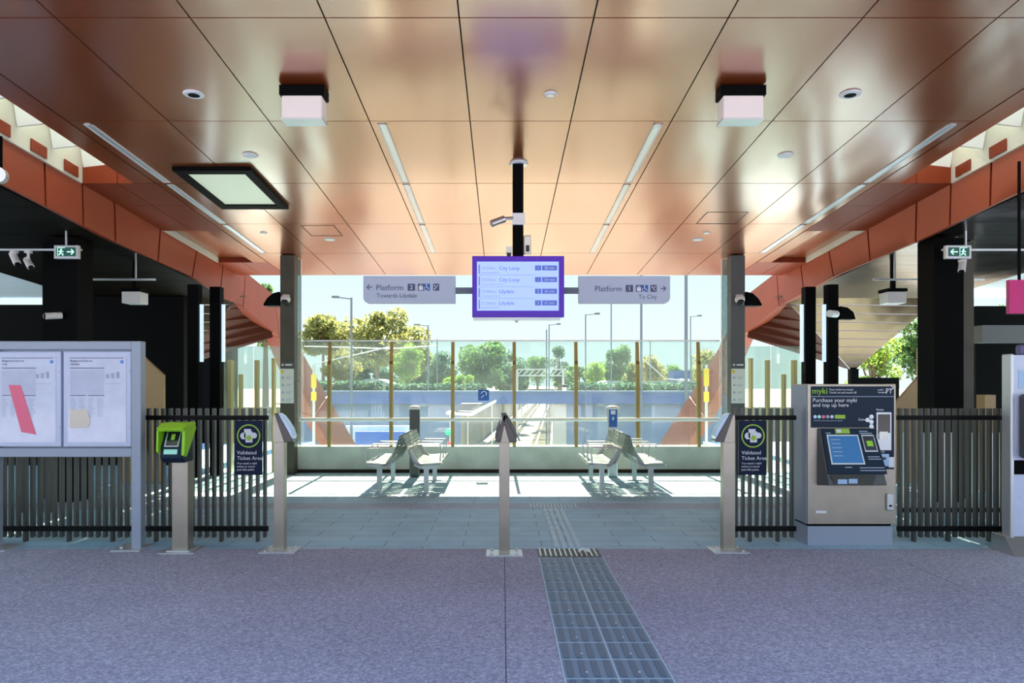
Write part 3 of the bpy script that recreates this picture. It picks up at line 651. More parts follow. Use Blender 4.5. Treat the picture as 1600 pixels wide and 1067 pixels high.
# platform signs
def rsq(x, z, w_, h_, m_, par, nm): return box(nm, m_, par, x, x + w_, ys_ - .004, ys_ - .001, z, z + h_)
for s in (-1, 1):
    ax0, ax1 = (PX(566, YS), PX(711, YS)) if s < 0 else (PX(905, YS), PX(1049, YS))
    az0, az1 = PZ(473, YS), PZ(430, YS); ys_ = YS + .06
    t = thing('platform_sign', 'grey hanging sign reading Platform %s' % ('2 with a left arrow' if s < 0 else '1 with a right arrow'), 'sign', ((ax0 + ax1) / 2, ys_, az0), 'platform signs')
    c = .07; pts = []
    xo, xi = (ax0, ax1) if s < 0 else (ax1, ax0)
    for k in range(7):
        a = R(15 * k); pts.append((xo - s * (c - c * math.sin(a)) if False else xo + (-s) * c - (-s) * c * math.sin(a), az0 + c - c * math.cos(a)))
    pts = [(xi, az0)] + pts + [(xo, az1), (xi, az1)]
    m = MB(); m.prism(pts, 'y', ys_, ys_ + .07); m.build('board', 'sign_grey', t)
    zl = PZ(451.5, YS)
    def icon(x0_, w_, mm, glyph=None):
        box('icon_tile', mm, t, x0_, x0_ + w_, ys_ - .003, ys_, zl - .012, zl + .068)
        if glyph: text(glyph, .07, (x0_ + w_ / 2, ys_ - .004, zl + .004), 'text_white', t, 'CENTER', 'icon_glyph')
    def lift_icon(x):
        m = MB(); m.box(x + .012, x + .058, ys_ - .006, ys_ - .003, zl - .005, zl + .04); m.box(x + .02, x + .05, ys_ - .006, ys_ - .003, zl + .046, zl + .054); m.build('icon_glyph', 'text_white', t)
    def chair_icon(x):
        m = MB(); m.lathe((x + .03, ys_ - .006, zl + .055), [(.008, 0), (.008, .003)], 8, 'y')
        m.path([(x + .03, ys_ - .004, zl + .045), (x + .03, ys_ - .004, zl + .022), (x + .05, ys_ - .004, zl + .02), (x + .058, ys_ - .004, zl + .0)], .004, 6)
        m.path([(x + .022 + .02 * math.cos(R(a)), ys_ - .004, zl + .012 + .02 * math.sin(R(a))) for a in range(110, 350, 30)], .0035, 6); m.build('wheelchair_glyph', 'text_white', t)
    def esc_icon(x, up):
        m = MB(); a, b2 = ((x + .012, zl + .0), (x + .055, zl + .055)) if up else ((x + .012, zl + .055), (x + .055, zl + .0))
        m.path([(a[0], ys_ - .004, a[1]), (b2[0], ys_ - .004, b2[1])], .005, 6); m.lathe((x + (.016 if up else .05), ys_ - .006, zl + .045), [(.008, 0), (.008, .003)], 8, 'y'); m.build('escalator_glyph', 'text_white', t)
    if s < 0:
        m = MB(); arrow_pts(m, PX(576, YS), ys_ - .003, zl + .028, .06, .03, .01, False); m.build('arrow', 'text_navy', t)
        text('Platform', .092, (PX(586, YS), ys_ - .002, zl - .006), 'text_navy', t, name='sign_text')
        icon(PX(636, YS), .085, 'text_navy', '2'); icon(PX(652, YS), .07, 'text_navy'); icon(PX(652, YS) + .07, .07, 'sign_blue'); icon(PX(676, YS), .07, 'text_navy')
        lift_icon(PX(652, YS)); chair_icon(PX(652, YS) + .07); esc_icon(PX(676, YS), True)
        text('Towards Lilydale', .068, (PX(587, YS), ys_ - .002, zl - .09), 'text_navy', t, name='direction_text')
    else:
        m = MB(); arrow_pts(m, PX(1038, YS), ys_ - .003, zl + .014, .06, .03, .01, True); m.build('arrow', 'text_navy', t)
        zl -= .014
        text('Platform', .092, (PX(930, YS), ys_ - .002, zl - .006), 'text_navy', t, name='sign_text')
        icon(PX(979, YS), .085, 'text_navy', '1'); icon(PX(995, YS), .07, 'text_navy'); icon(PX(995, YS) + .07, .07, 'sign_blue'); icon(PX(1018, YS), .07, 'text_navy')
        lift_icon(PX(995, YS)); chair_icon(PX(995, YS) + .07); esc_icon(PX(1018, YS), False)
        text('To City', .068, (PX(1028, YS), ys_ - .002, zl - .09), 'text_navy', t, 'RIGHT', 'direction_text')
# cameras on the post
t = thing('bullet_camera', 'grey bullet camera pointing left on the hanging post', 'security camera', (XP, YS, PZ(343, YS)))
MB().box(XP - .07, XP + .08, YS - .01, YS + .038, PZ(351, YS), PZ(333, YS)).build('bracket', 'steel_light', t)
MB().path([(XP - .06, YS, PZ(341, YS)), (PX(786, YS), YS - .02, PZ(342, YS))], .02).build('arm', 'steel', t)
MB().tube((PX(788, YS), YS - .03, PZ(343, YS)), (PX(768, YS), YS - .08, PZ(352, YS)), .04, 14).build('housing', 'steel', t)
t = thing('mini_camera', 'small grey camera on the right of the hanging post above the display', 'security camera', (XP + .1, YS, PZ(378, YS)))
box('housing', 'steel', t, XP + .065, XP + .15, YS + .05, YS + .13, PZ(396, YS), PZ(366, YS), .01); box('lens', 'black_gloss', t, XP + .09, XP + .13, YS + .04, YS + .05, PZ(392, YS), PZ(382, YS))
t = thing('mini_camera', 'small black camera on the left of the hanging post above the display', 'security camera', (XP - .1, YS, PZ(396, YS)))
box('housing', 'steel', t, XP - .14, XP - .065, YS + .05, YS + .12, PZ(395, YS), PZ(384, YS)); box('lens', 'black_gloss', t, XP - .13, XP - .08, YS + .03, YS + .05, PZ(400, YS), PZ(394, YS))

# ------------------------------------------------------------------ fences
def fence(label, xa, xb, Y, n, longs, group, ptop=638, double=False, mt='fence_paint', skip=()):
    t = thing('picket_fence', label, 'fence', ((xa + xb) / 2, Y, 0), group)
    zt_ = PZ(ptop, Y)
    box('top_rail', 'rail_paint', t, xa, xb, Y - .02, Y + .02, PZ(656, Y), PZ(649, Y)); box('bottom_rail', 'rail_paint', t, xa, xb, Y - .02, Y + .02, .11, .16)
    p = None
    for i in range(n):
        X = xa + (xb - xa) * (i + .5) / n; lo = i in longs
        if p is None or lo:
            q = MB().box(X - .0125, X + .0125, Y - .012, Y + .045, .0 if lo else .045, zt_).build('picket', mt, t)
            if not lo: p = q; pX = X
        else:
            q = p.copy(); COL.objects.link(q); q.parent = t; q.location = (X - pX, 0, 0)
    return t
YF = 7.5
fence('long dark picket fence running behind the noticeboard and green reader', PX(-160, YF), PX(419, YF), YF, 51, (5, 11, 17, 23, 29, 35, 44, 49), 'dark picket fences')
fence('short dark picket fence between the right ticket reader and ticket machine', PX(1145, YF), PX(1243, YF), YF, 9, (2, 6), 'dark picket fences')
fence('dark picket fence right of the ticket machine', PX(1402, YF), PX(1660, YF), YF, 24, (2, 7, 13, 19), 'dark picket fences')
YF2 = 8.6
fence('rear row of pickets coloured pale for sunlight, behind the fence right of the ticket machine', PX(1405, YF2), PX(1650, YF2), YF2, 16, (3, 9), None, ptop=676, mt='steel_light')  # sunlit gaps of the rear fence put in as pale pickets
t = thing('picket_gate', 'rear dark picket fence glimpsed behind the left fence', 'fence', (-4.9, 9.2, 0))
for k in range(5):
    X = -6.0 + k * .12
    box('picket', 'fence_paint', t, X, X + .03, 9.2, 9.24, 0, 1.1)
box('rail', 'fence_paint', t, -6.1, -5.4, 9.22, 9.25, .9, .95)

# 'validated ticket area' plates
for s, px, side in ((-1, 367, 'left'), (1, 1155, 'right')):
    Y = 7.44; a, b_, z0, z1 = PX(px, Y), PX(px + 43, Y), PZ(742, Y), PZ(657, Y); cx = (a + b_) / 2; w_ = b_ - a
    t = thing('ticket_area_sign', 'navy Validated Ticket Area plate hanging on the %s fence' % side, 'sign', (cx, Y, z0), 'validated ticket area signs')
    box('plate', 'navy', t, a, b_, Y, Y + .012, z0, z1, .003)
    zc_ = z1 - .155; yy = Y - .003
    m = MB(); 
    n = 28
    for i in range(n):
        a0, a1 = 2 * math.pi * i / n, 2 * math.pi * (i + 1) / n
        m.prism([(cx + .118 * math.cos(a0), zc_ + .118 * math.sin(a0)), (cx + .118 * math.cos(a1), zc_ + .118 * math.sin(a1)), (cx + .105 * math.cos(a1), zc_ + .105 * math.sin(a1)), (cx + .105 * math.cos(a0), zc_ + .105 * math.sin(a0))], 'y', yy, yy + .002)
    m.build('ring', 'green_icon', t)
    m = MB(); m.box(cx - .045, cx + .025, yy, yy + .002, zc_ - .02, zc_ + .07); m.box(cx - .03, cx + .04, yy - .0015, yy, zc_ - .065, zc_ + .045)
    m.lathe((cx - .05, yy, zc_), [(.035, 0), (.035, .002)], 14, 'y'); m.lathe((cx + .055, yy, zc_ + .005), [(.03, 0), (.03, .002)], 14, 'y'); m.build('card_icon', 'text_white', t)
    MB().lathe((cx + .005, yy - .003, zc_ - .02), [(.027, 0), (.027, .002)], 16, 'y').build('tick_dot', 'green_icon', t)
    text('Validated\nTicket Area', .053, (a + .022, yy, z1 - .34), 'text_white', t, name='heading_text')
    text('You need a valid\nticket to travel\npast this point.', .030, (a + .022, yy, z1 - .44), 'text_white', t, name='body_text')

# ------------------------------------------------------------------ information board
YB = 7.15
t = thing('information_board', 'grey framed timetable noticeboard standing at the left', 'noticeboard', (PX(100, YB), YB, 0))
bx0, bx1 = PX(-14 - 8, YB), PX(220, YB); zt_ = PZ(533, YB); zb_ = PZ(714, YB)
def frame(nm, m_, x0, x1, y0, y1, z0, z1): return box(nm, m_, t, x0, x1, y0, y1, z0, z1, .006)
frame('post', 'board_grey', PX(205, YB), bx1, YB, YB + .10, .01, zt_)
frame('post', 'board_grey', bx0, bx0 + .1, YB, YB + .10, .01, zt_)
frame('top_rail', 'board_grey', bx0 + .1, PX(205, YB), YB, YB + .10, PZ(546, YB), zt_)
frame('bottom_rail', 'board_grey', bx0 + .1, PX(205, YB), YB, YB + .10, zb_, PZ(700, YB))
box('back_panel', 'board_grey', t, bx0 + .1, PX(205, YB), YB + .06, YB + .09, PZ(700, YB), PZ(546, YB))
for px0, px1, nm in ((-10, 93, 'L'), (97, 203, 'R')):
    a, b_ = PX(px0, YB), PX(px1, YB); z0, z1 = PZ(698, YB), PZ(549, YB); yy = YB + .02
    fr = box('poster_case', 'poster_frame', t, a, b_, yy, YB + .06, z0, z1, .006)
    box('poster', 'paper', fr, a + .045, b_ - .045, yy - .004, yy, z0 + .04, z1 - .045)
    A, B, Z1 = a + .07, b_ - .07, z1 - .06; y2 = yy - .006
    m = MB(); m.box(A, B, y2, y2 + .002, Z1 - .006, Z1); m.box(A, A + .33, y2, y2 + .002, Z1 - .105, Z1 - .097); m.box(A, A + .155, y2, y2 + .002, Z1 - .37, Z1 - .362); m.box(A + .17, A + .33, y2, y2 + .002, Z1 - .37, Z1 - .362)
    m.build('ruled_lines', 'print_dark', fr)
    m = MB()
    for k in range(22):
        z = Z1 - .125 - k * .0105
        x = A
        while x < A + .325:
            q = random.uniform(.008, .03); m.box(x, min(x + q, A + .33), y2, y2 + .002, z - .004, z); x += q + .006
    m.build('timetable_print', 'print_grey', fr); m = MB()
    for k in range(18):
        z = Z1 - .39 - k * .0105
        for xx in (A, A + .085, A + .175, A + .26): m.box(xx, xx + random.uniform(.03, .07), y2, y2 + .002, z - .0035, z)
    m.build('timetable_print', 'print_grey', fr); m = MB()
    for k in range(3): m.box(B - .17 + .05 * k, B - .14 + .05 * k, y2, y2 + .002, Z1 - .2, Z1 - .16 + .012 * k)
    m.box(B - .17, B - .02, y2, y2 + .002, Z1 - .255, Z1 - .25)
    m.build('notes_print', 'print_grey', fr)
    text('Ringwood East to\n%s' % ('City' if nm == 'L' else 'Lilydale'), .030, (A, y2, Z1 - .04), 'print_dark', fr, name='heading_text')
    MB().lathe((B - .015, y2, Z1 - .04), [(.017, 0), (.017, .002)], 18, 'y').build('round_logo', 'print_blue', fr)
    m = MB(); m.box(b_ - .02, b_ - .012, yy - .006, yy, z0 + .18, z0 + .2); m.box(b_ - .02, b_ - .012, yy - .006, yy, z1 - .2, z1 - .18); m.build('lock', 'steel', fr)
    if nm == 'L':
        m = MB(); m.prism([(PX(12, YB), PZ(601, YB)), (PX(31, YB), PZ(602, YB)), (PX(55, YB), PZ(679, YB)), (PX(32, YB), PZ(675, YB))], 'y', y2 - .003, y2 - .001); tag(m.build('pink_reflection', 'pink_print_reflection', fr), 'pink slanted reflection painted on the poster')  # pink reflection on the poster, put in as a coloured sliver
    else:
        m = MB(); m.prism([(A, Z1 - .49), (A + .03, Z1 - .51), (A + .13, Z1 - .5), (A + .16, Z1 - .5), (A + .20, Z1 - .62), (A + .17, Z1 - .68), (A, Z1 - .68)][:7], 'y', y2 - .003, y2 - .001)
        tag(m.build('picture_patch', 'print_cream', fr), 'cream picture patch')
m = MB(); m.box(PX(180, YB), PX(226, YB), YB - .1, YB + .2, 0, .015); m.lathe((PX(190, YB), YB, .015), [(.02, 0), (.02, .015)], 8); m.build('foot_plate', 'steel_light', t)
m = MB(); m.box(bx0 - .05, bx0 + .25, YB - .1, YB + .2, 0, .015); m.build('foot_plate', 'steel_light', t)

# ------------------------------------------------------------------ ticket readers on posts
def reader(name, label, cx_px, Y, faces, group, w_=.10):
    X = PX(cx_px, Y); t = thing(name, label, 'ticket reader', (X, Y, 0), group)
    ztop = PZ(690, Y)
    box('post', 'steel_brushed', t, X - w_ / 2, X + w_ / 2, Y - .05, Y + .05, .012, ztop, .004)
    m = MB(); m.box(X - .17, X + .17, Y - .13, Y + .13, 0, .012)
    for a in (-.12, .12):
        for b2 in (-.09, .09): m.lathe((X + a, Y + b2, .012), [(.014, 0), (.014, .014)], 8)
    m.build('base_plate', 'steel_light', t)
    for s in faces:
        def q(px, pz): return (X + s * px * (.62 if len(faces) > 1 and s < 0 else .85 if len(faces) > 1 else 1), ztop + pz)
        hw = .065
        head = MB().prism([q(-.05, 0), q(.05, 0), q(.072, .028), q(-.028, .262), q(-.05, .25)] if len(faces) == 1 else [q(-.045, 0), q(.05, 0), q(.07, .028), q(-.028, .255), q(-.045, .25)], 'y', Y - hw + (.0 if s > 0 else .002), Y + hw - (.0 if s > 0 else .002)).build('head', 'steel_brushed', t)
        MB().prism([q(.055, .0), q(.135, .0), q(.14, .018), q(.0, .27), q(-.035, .275), q(-.03, .25)], 'y', Y - hw - .004, Y + hw + .004).build('reader_body', 'black_gloss', t, .004)
        MB().prism([q(.13, .02), q(.142, .06), q(.118, .13), q(.075, .20), q(.035, .25), q(-.005, .276), q(.0, .262)], 'y', Y - hw + .002, Y + hw - .002).build('cover', 'cover_blue' if len(faces) == 1 else 'black_gloss', t, .003)
    return t
reader('ticket_reader', 'steel ticket reader post with blue face turned right, by the left fence end', 438, 7.1, (1,), 'ticket reader posts')
reader('ticket_reader', 'steel double-headed ticket reader post standing in the middle', 788, 6.97, (1, -1), 'ticket reader posts')
reader('ticket_reader', 'steel ticket reader post with blue face turned left, beside the short fence', 1137, 7.1, (-1,), 'ticket reader posts', .115)

# green validator
Y = 7.05; X = PX(281, Y)
t = thing('ticket_validator', 'green-hooded ticket validator on a steel post in front of the left fence', 'ticket reader', (X, Y, 0))
box('post', 'steel_brushed', t, X - .075, X + .075, Y, Y + .14, .012, PZ(721, Y), .004)
m = MB(); m.box(X - .17, X + .17, Y - .1, Y + .22, 0, .012); m.box(X - .11, X + .11, Y - .05, Y + .18, .012, .02); m.build('base_plate', 'steel_light', t)
hx = X - .02; z0, z1 = PZ(722, Y), PZ(668, Y)
bd = MB().prism([(Y + .12, z0), (Y - .06, z0 + .0), (Y - .13, z0 + .05), (Y - .10, z0 + .15), (Y - .0, z1), (Y + .12, z1)], 'x', hx - .115, hx + .095).build('body', 'navy_machine', t, .01)
def slope(p, q, off): # point on sloped face
    return p
p0, p1 = Vector((Y - .10, z0 + .15)), Vector((Y - .0, z1)); n_ = Vector((-(p1 - p0).y, (p1 - p0).x)).normalized()
def face_quad(a0, a1, xa, xb, off, nm, mm, p0=p0, p1=p1, par=bd):
    n_ = Vector(((p1 - p0).y, -(p1 - p0).x)).normalized()
    if n_.x > 0: n_ = -n_
    A, B = p0.lerp(p1, a0), p0.lerp(p1, a1)
    return MB().prism([(A.x, A.y), (B.x, B.y), (B.x + n_.x * off, B.y + n_.y * off), (A.x + n_.x * off, A.y + n_.y * off)], 'x', xa, xb).build(nm, mm, par)
face_quad(.02, .86, hx - .085, hx + .05, .006, 'bezel', 'steel_light'); face_quad(.07, .80, hx - .073, hx + .038, .008, 'screen', 'screen_black')
face_quad(.35, .65, hx - .035, hx - .0, .010, 'screen_symbol', 'green_icon')
face_quad(.35, .80, hx - .08, hx + .045, .006, 'pad', 'mint', Vector((Y - .13, z0 + .05)), Vector((Y - .10, z0 + .15)))
m = MB()
m.prism([(Y + .13, z1 - .01), (Y - .14, z1 - .03), (Y - .17, z1 - .0), (Y - .06, z1 + .05), (Y + .13, z1 + .05)], 'x', hx - .13, hx + .12)
m.prism([(Y - .14, z1 - .02), (Y - .16, z1 - .25), (Y - .10, z1 - .27), (Y + .0, z1 - .16), (Y + .13, z1)], 'x', hx + .10, hx + .13)
m.prism([(Y - .14, z1 - .02), (Y - .15, z1 - .22), (Y - .11, z1 - .24), (Y + .0, z1 - .12), (Y + .13, z1)], 'x', hx - .14, hx - .12)
m.build('hood', 'green_lime', t, .008)

# ------------------------------------------------------------------ ticket machine
Y = 7.3; mx0, mx1 = PX(1262, Y), PX(1400, Y)
t = thing('ticket_machine', 'steel ticket machine with navy panel and blue touch screen', 'ticket machine', ((mx0 + mx1) / 2, Y, 0))
def bx(nm, mm, xa, xb, ya, yb, y0, y1, par=t, bv=0): return box(nm, mm, par, PX(xa, Y), PX(xb, Y), y0, y1, PZ(yb, Y), PZ(ya, Y), bv)
bx('cabinet', 'steel_brushed', 1262, 1400, 600, 819, Y, Y + .42, bv=.006)
bx('plinth', 'board_grey', 1264, 1397, 823, 853, Y + .03, Y + .40); bx('shadow_gap', 'black', 1266, 1396, 819, 823, Y + .05, Y + .38)
pn = bx('navy_panel', 'navy_machine', 1267, 1396.5, 603.5, 668, Y - .006, Y); bx('navy_strip', 'navy_machine', 1366, 1396.5, 668, 733, Y - .006, Y)
bx('divider', 'text_pale', 1267, 1396, 619, 620, Y - .008, Y - .006, pn)
text('myki', .082, (PX(1268, Y), Y - .009, PZ(615, Y)), 'green_lime', pn, name='logo_text')
text('Your ticket to travel.\nTouch on and touch off.', .028, (PX(1295, Y), Y - .009, PZ(610, Y)), 'text_white', pn, name='strapline_text')
text('PT', .075, (PX(1383, Y), Y - .009, PZ(615, Y)), 'text_white', pn, name='logo_text', xs=.8)
m = MB(); 
for q in (1, -1): m.tube((PX(1396, Y), Y - .008, PZ(606, Y)), (PX(1390.5, Y), Y - .008, PZ(606, Y) + q * .022), .005, 6)
m.build('logo_arrow', 'text_white', pn)
text('public\ntransport', .024, (PX(1371, Y), Y - .009, PZ(610, Y)), 'text_white', pn, name='logo_text')
text('Purchase your myki', .055, (PX(1269, Y), Y - .009, PZ(628, Y)), 'text_white', pn, name='instruction_text'); text('and top up here', .055, (PX(1269, Y), Y - .009, PZ(635.5, Y)), 'text_white', pn, name='instruction_text')
for k, c in enumerate(('cover_blue', 'mint', 'pink_print_reflection', 'board_grey', 'paper')): MB().lathe((PX(1273 + 6.6 * k, Y), Y - .009, PZ(651, Y)), [(.017, 0), (.017, .003)], 14, 'y').build('colour_dot', c, pn)
box('green_label', 'green_icon', pn, PX(1304, Y), PX(1320, Y), Y - .009, Y - .006, PZ(654, Y), PZ(648, Y))
text('EFTPOS and credit cards accepted', .020, (PX(1271, Y), Y - .009, PZ(658, Y)), 'text_pale', pn, name='small_text')
text('Coins', .032, (PX(1340, Y), Y - .009, PZ(657, Y)), 'text_white', pn, name='small_text')
for (x, y_) in ((1361, 651), (1361, 659), (1355, 656), (1361, 666)): MB().lathe((PX(x, Y), Y - .009, PZ(y_, Y)), [(.022, 0), (.022, .004)], 12, 'y').build('coin_symbol', 'steel_light', pn)
text('Notes', .03, (PX(1368, Y), Y - .009, PZ(641.5, Y)), 'text_white', pn, name='small_text')
st = bx('note_slot', 'steel_light', 1368, 1391, 644, 703, Y - .022, Y - .006); bx('recess', 'black_gloss', 1370, 1389, 647, 676, Y - .024, Y - .021, st); bx('note_tray', 'steel', 1371, 1384, 674, 686, Y - .04, Y - .024, st)
text('Cards', .03, (PX(1370, Y), Y - .009, PZ(707, Y)), 'text_white', t, name='small_text')
cp = bx('card_slot', 'cover_blue', 1369, 1388, 709, 728, Y - .014, Y - .006); bx('slot', 'black_gloss', 1374, 1383, 714, 718, Y - .016, Y - .013, cp)
kp = bx('side_label', 'text_white', 1388, 1396, 714, 730, Y - .010, Y - .006)
hd = bx('lock_cover', 'steel_light', 1384, 1394.5, 771, 797, Y - .03, Y, bv=.012); bx('keyhole', 'black', 1387, 1391, 788, 791, Y - .034, Y - .028, hd)
bx('rating_plate', 'text_white', 1275, 1291, 798, 801.5, Y - .004, Y)
# console: wedge standing out of the front
ca, cb = PX(1276, Y), PX(1371, Y); zt_, zm_, zb_ = PZ(669, Y), PZ(738, Y), PZ(758, Y)
con = MB().hexa([(ca, Y, zb_), (cb + .01, Y, zb_), (cb + .01, Y - .17, zb_ + .02), (ca + .05, Y - .17, zb_ + .02), (ca, Y, zt_), (cb - .06, Y, zt_), (cb - .06, Y - .03, zt_), (ca + .03, Y - .03, zt_)]).build('console', 'column_grey', t, .008)
q0, q1 = Vector((Y - .168, zb_ + .115)), Vector((Y - .034, zt_ - .004))
# navy face on the sloping front of the console
def cpt(a, b_, off):       # a across 0..1, b up 0..1 on the sloping face
    lo0 = Vector((ca + .045, Y - .160, zb_ + .13)); lo1 = Vector((cb + .008, Y - .160, zb_ + .13)); hi0 = Vector((ca + .028, Y - .036, zt_ - .005)); hi1 = Vector((cb - .058, Y - .036, zt_ - .005))
    p = lo0.lerp(lo1, a).lerp(hi0.lerp(hi1, a), b_); return p + Vector((0, -off, off * .35))
def cface(nm, mm, a0, a1, b0, b1, o0, o1, par):
    return MB().hexa([cpt(a0, b0, o0), cpt(a1, b0, o0), cpt(a1, b0, o1), cpt(a0, b0, o1), cpt(a0, b1, o0), cpt(a1, b1, o0), cpt(a1, b1, o1), cpt(a0, b1, o1)]).build(nm, mm, par)
nf = cface('console_face', 'navy_machine', 0, 1, 0, 1, -.01, .012, con)
cface('screen_bezel', 'steel', .07, .66, .20, .86, .012, .017, nf); sc_ = cface('touch_screen', 'screen_blue', .095, .635, .23, .83, .017, .02, nf)
for k in range(5): cface('menu_line', 'text_pale', .13, .30, .74 - .09 * k, .755 - .09 * k, .02, .0215, sc_)
cface('reader_bezel', 'steel', .72, .95, .48, .86, .012, .016, nf); cface('card_reader', 'black_gloss', .735, .935, .51, .83, .016, .019, nf); cface('reader_light', 'green_lime', .78, .89, .60, .72, .019, .021, nf)
cface('green_label', 'green_icon', .25, .52, .89, .995, .012, .014, nf); cface('label_symbol', 'text_white', .28, .36, .91, .98, .014, .016, nf)
for (a0, a1, b0) in ((.06, .16, .89), (.70, .86, .93), (.70, .93, .885), (.74, .95, .36), (.74, .97, .31), (.30, .42, .13), (.55, .98, .12), (.55, .98, .06)): cface('small_text', 'text_pale', a0, a1, b0, b0 + .018, .012, .0135, nf)
MB().hexa([(ca + .10, Y - .173, zb_ + .022), (cb - .13, Y - .173, zb_ + .022), (cb - .13, Y - .12, zb_ + .022), (ca + .10, Y - .12, zb_ + .022), (ca + .07, Y - .165, zb_ + .115), (cb - .10, Y - .165, zb_ + .115), (cb - .10, Y - .12, zb_ + .115), (ca + .07, Y - .12, zb_ + .115)]).build('ticket_tray', 'black_gloss', con)
m = MB(); m.box(ca + .13, ca + .22, Y - .176, Y - .172, zb_ + .035, zb_ + .08); m.box(ca + .235, ca + .32, Y - .176, Y - .172, zb_ + .04, zb_ + .085); m.build('tray_flap', 'cover_blue', con)
# panel on the left flank
m = MB(); m.box(mx0 - .006, mx0, Y + .02, Y + .40, PZ(819, Y), PZ(602, Y)); sd = m.build('side_panel', 'board_grey', t)

# machine at the right edge of the frame
Y = 7.0; ex0, ex1 = PX(1577, Y), PX(1577, Y) + .95
t = thing('vending_kiosk', 'pale blue and white kiosk with black band at the right edge of the frame', 'kiosk', (ex0 + .4, Y, 0))
z1 = PZ(553, Y)
box('side_frame', 'steel_light', t, ex0, ex0 + .035, Y - .02, Y + .11, .1, z1, .01)
box('cabinet', 'paper', t, ex0 + .036, ex1, Y, Y + .10, .12, z1 - .01)
pn = box('top_box', 'print_dark', t, ex0 + .12, ex1 - .05, Y + .02, Y + .10, z1 - .008, z1 + .09, .02)
box('red_button', 'magenta', t, ex0 + .16, ex0 + .26, Y + .01, Y + .06, z1 - .0, z1 + .04)
box('instruction_panel', 'cover_blue', t, ex0 + .085, ex1 - .1, Y - .006, Y, PZ(607, Y), PZ(578, Y))
box('dispenser', 'column_grey', t, ex0 + .075, ex0 + .5, Y - .13, Y, PZ(716, Y), PZ(615, Y), .04)
box('black_band', 'black', t, ex0 + .036, ex1, Y - .008, Y, PZ(741, Y), PZ(719, Y))
MB().prism([(Y - .15, 0), (Y + .2, 0), (Y + .18, .16), (Y - .01, .16)], 'x', ex0 - .05, ex1).build('base', 'steel', t)
# magenta sign
Y = 7.2; t = thing('magenta_sign', 'magenta hanging sign panel at the right edge of the frame', 'sign', (PX(1600, Y), Y, PZ(490, Y)))
box('panel', 'magenta', t, PX(1577, Y), PX(1577, Y) + .7, Y, Y + .05, PZ(490, Y), PZ(437, Y), .005); 
for q in (.1, .6): box('hanger', 'black', t, PX(1577, Y) + q, PX(1577, Y) + q + .02, Y + .01, Y + .03, PZ(437, Y), zo(Y) - .002)

# ------------------------------------------------------------------ benches
def make_bench():
    t = thing('bench', 'x', 'bench', (0, 0, 0), 'back to back metal benches')
    L = 1.70
    prof = [(.46, .405), (.44, .432), (.30, .425), (.14, .415), (.06, .44), (.015, .52), (-.03, .66), (-.075, .80), (-.09, .845)]
    th = .006
    def shell(mb, y0, y1):
        pts = [Vector((p[0], p[1])) for p in prof]; nr = []
        for i, p in enumerate(pts):
            a = pts[max(0, i - 1)]; b2 = pts[min(len(pts) - 1, i + 1)]; d2 = (b2 - a).normalized(); nr.append(Vector((d2.y, -d2.x)))
        for i in range(len(pts) - 1):
            a, b2 = pts[i], pts[i + 1]; c, d3 = a + nr[i] * -th, b2 + nr[i + 1] * -th
            mb.hexa([(a.x, y0, a.y), (b2.x, y0, b2.y), (b2.x, y1, b2.y), (a.x, y1, a.y), (c.x, y0, c.y), (d3.x, y0, d3.y), (d3.x, y1, d3.y), (c.x, y1, c.y)])
    for k in range(3):
        m = MB(); shell(m, k * .57 + .006, k * .57 + .555)
        s_ = m.build('seat_shell', 'perforated', t)
        m = MB()      # rows of perforations shown as raised dimples along the seat
        for i in range(6):
            for j in range(9): m.box(.14 + .055 * i, .165 + .055 * i, k * .57 + .05 + .053 * j, k * .57 + .075 + .053 * j, .4185 + .008 * i / 6 + .002, .436)
        m.build('perforations', 'column_grey', s_) if False else m.b.free()
    for y0 in (.08, 1.45):
        m = MB(); m.box(.20, .27, y0, y0 + .06, .012, .36); m.prism([(.06, .39), (.43, .40), (.43, .385), (.27, .34), (.20, .34)], 'y', y0, y0 + .06)
        m.box(.12, .35, y0 - .05, y0 + .11, 0, .012); m.prism([(.06, .39), (.20, .34), (.0, .62), (-.035, .64)], 'y', y0 + .02, y0 + .04); m.build('leg', 'steel_light', t)
    for y0 in (.56, 1.13, 1.67):
        m = MB(); m.path([(.40, y0, .43), (.42, y0, .62), (.39, y0, .67), (.06, y0, .67), (-.02, y0, .64)], .011, 8); m.build('armrest', 'steel_light', t)
    m = MB(); m.box(.12, .17, .03, L - .03, .365, .40); m.build('beam', 'steel', t)
    return t
b0 = make_bench()
def place(o, X, Y, rz, lab): o.location = (X, Y, 0); o.rotation_euler.z = rz; o['label'] = lab
place(b0, -1.36, 10.82, 0, 'left pair of benches, the metal bench facing right')
b1 = copy_tree(b0); place(b1, -1.60, 10.82 + 1.70, math.pi, 'left pair of benches, the metal bench facing left')
b2_ = copy_tree(b0); place(b2_, 1.72, 10.82 + 1.70, math.pi, 'right pair of benches, the metal bench facing left')
b3 = copy_tree(b0); place(b3, 1.96, 10.82, 0, 'right pair of benches, the metal bench facing right')

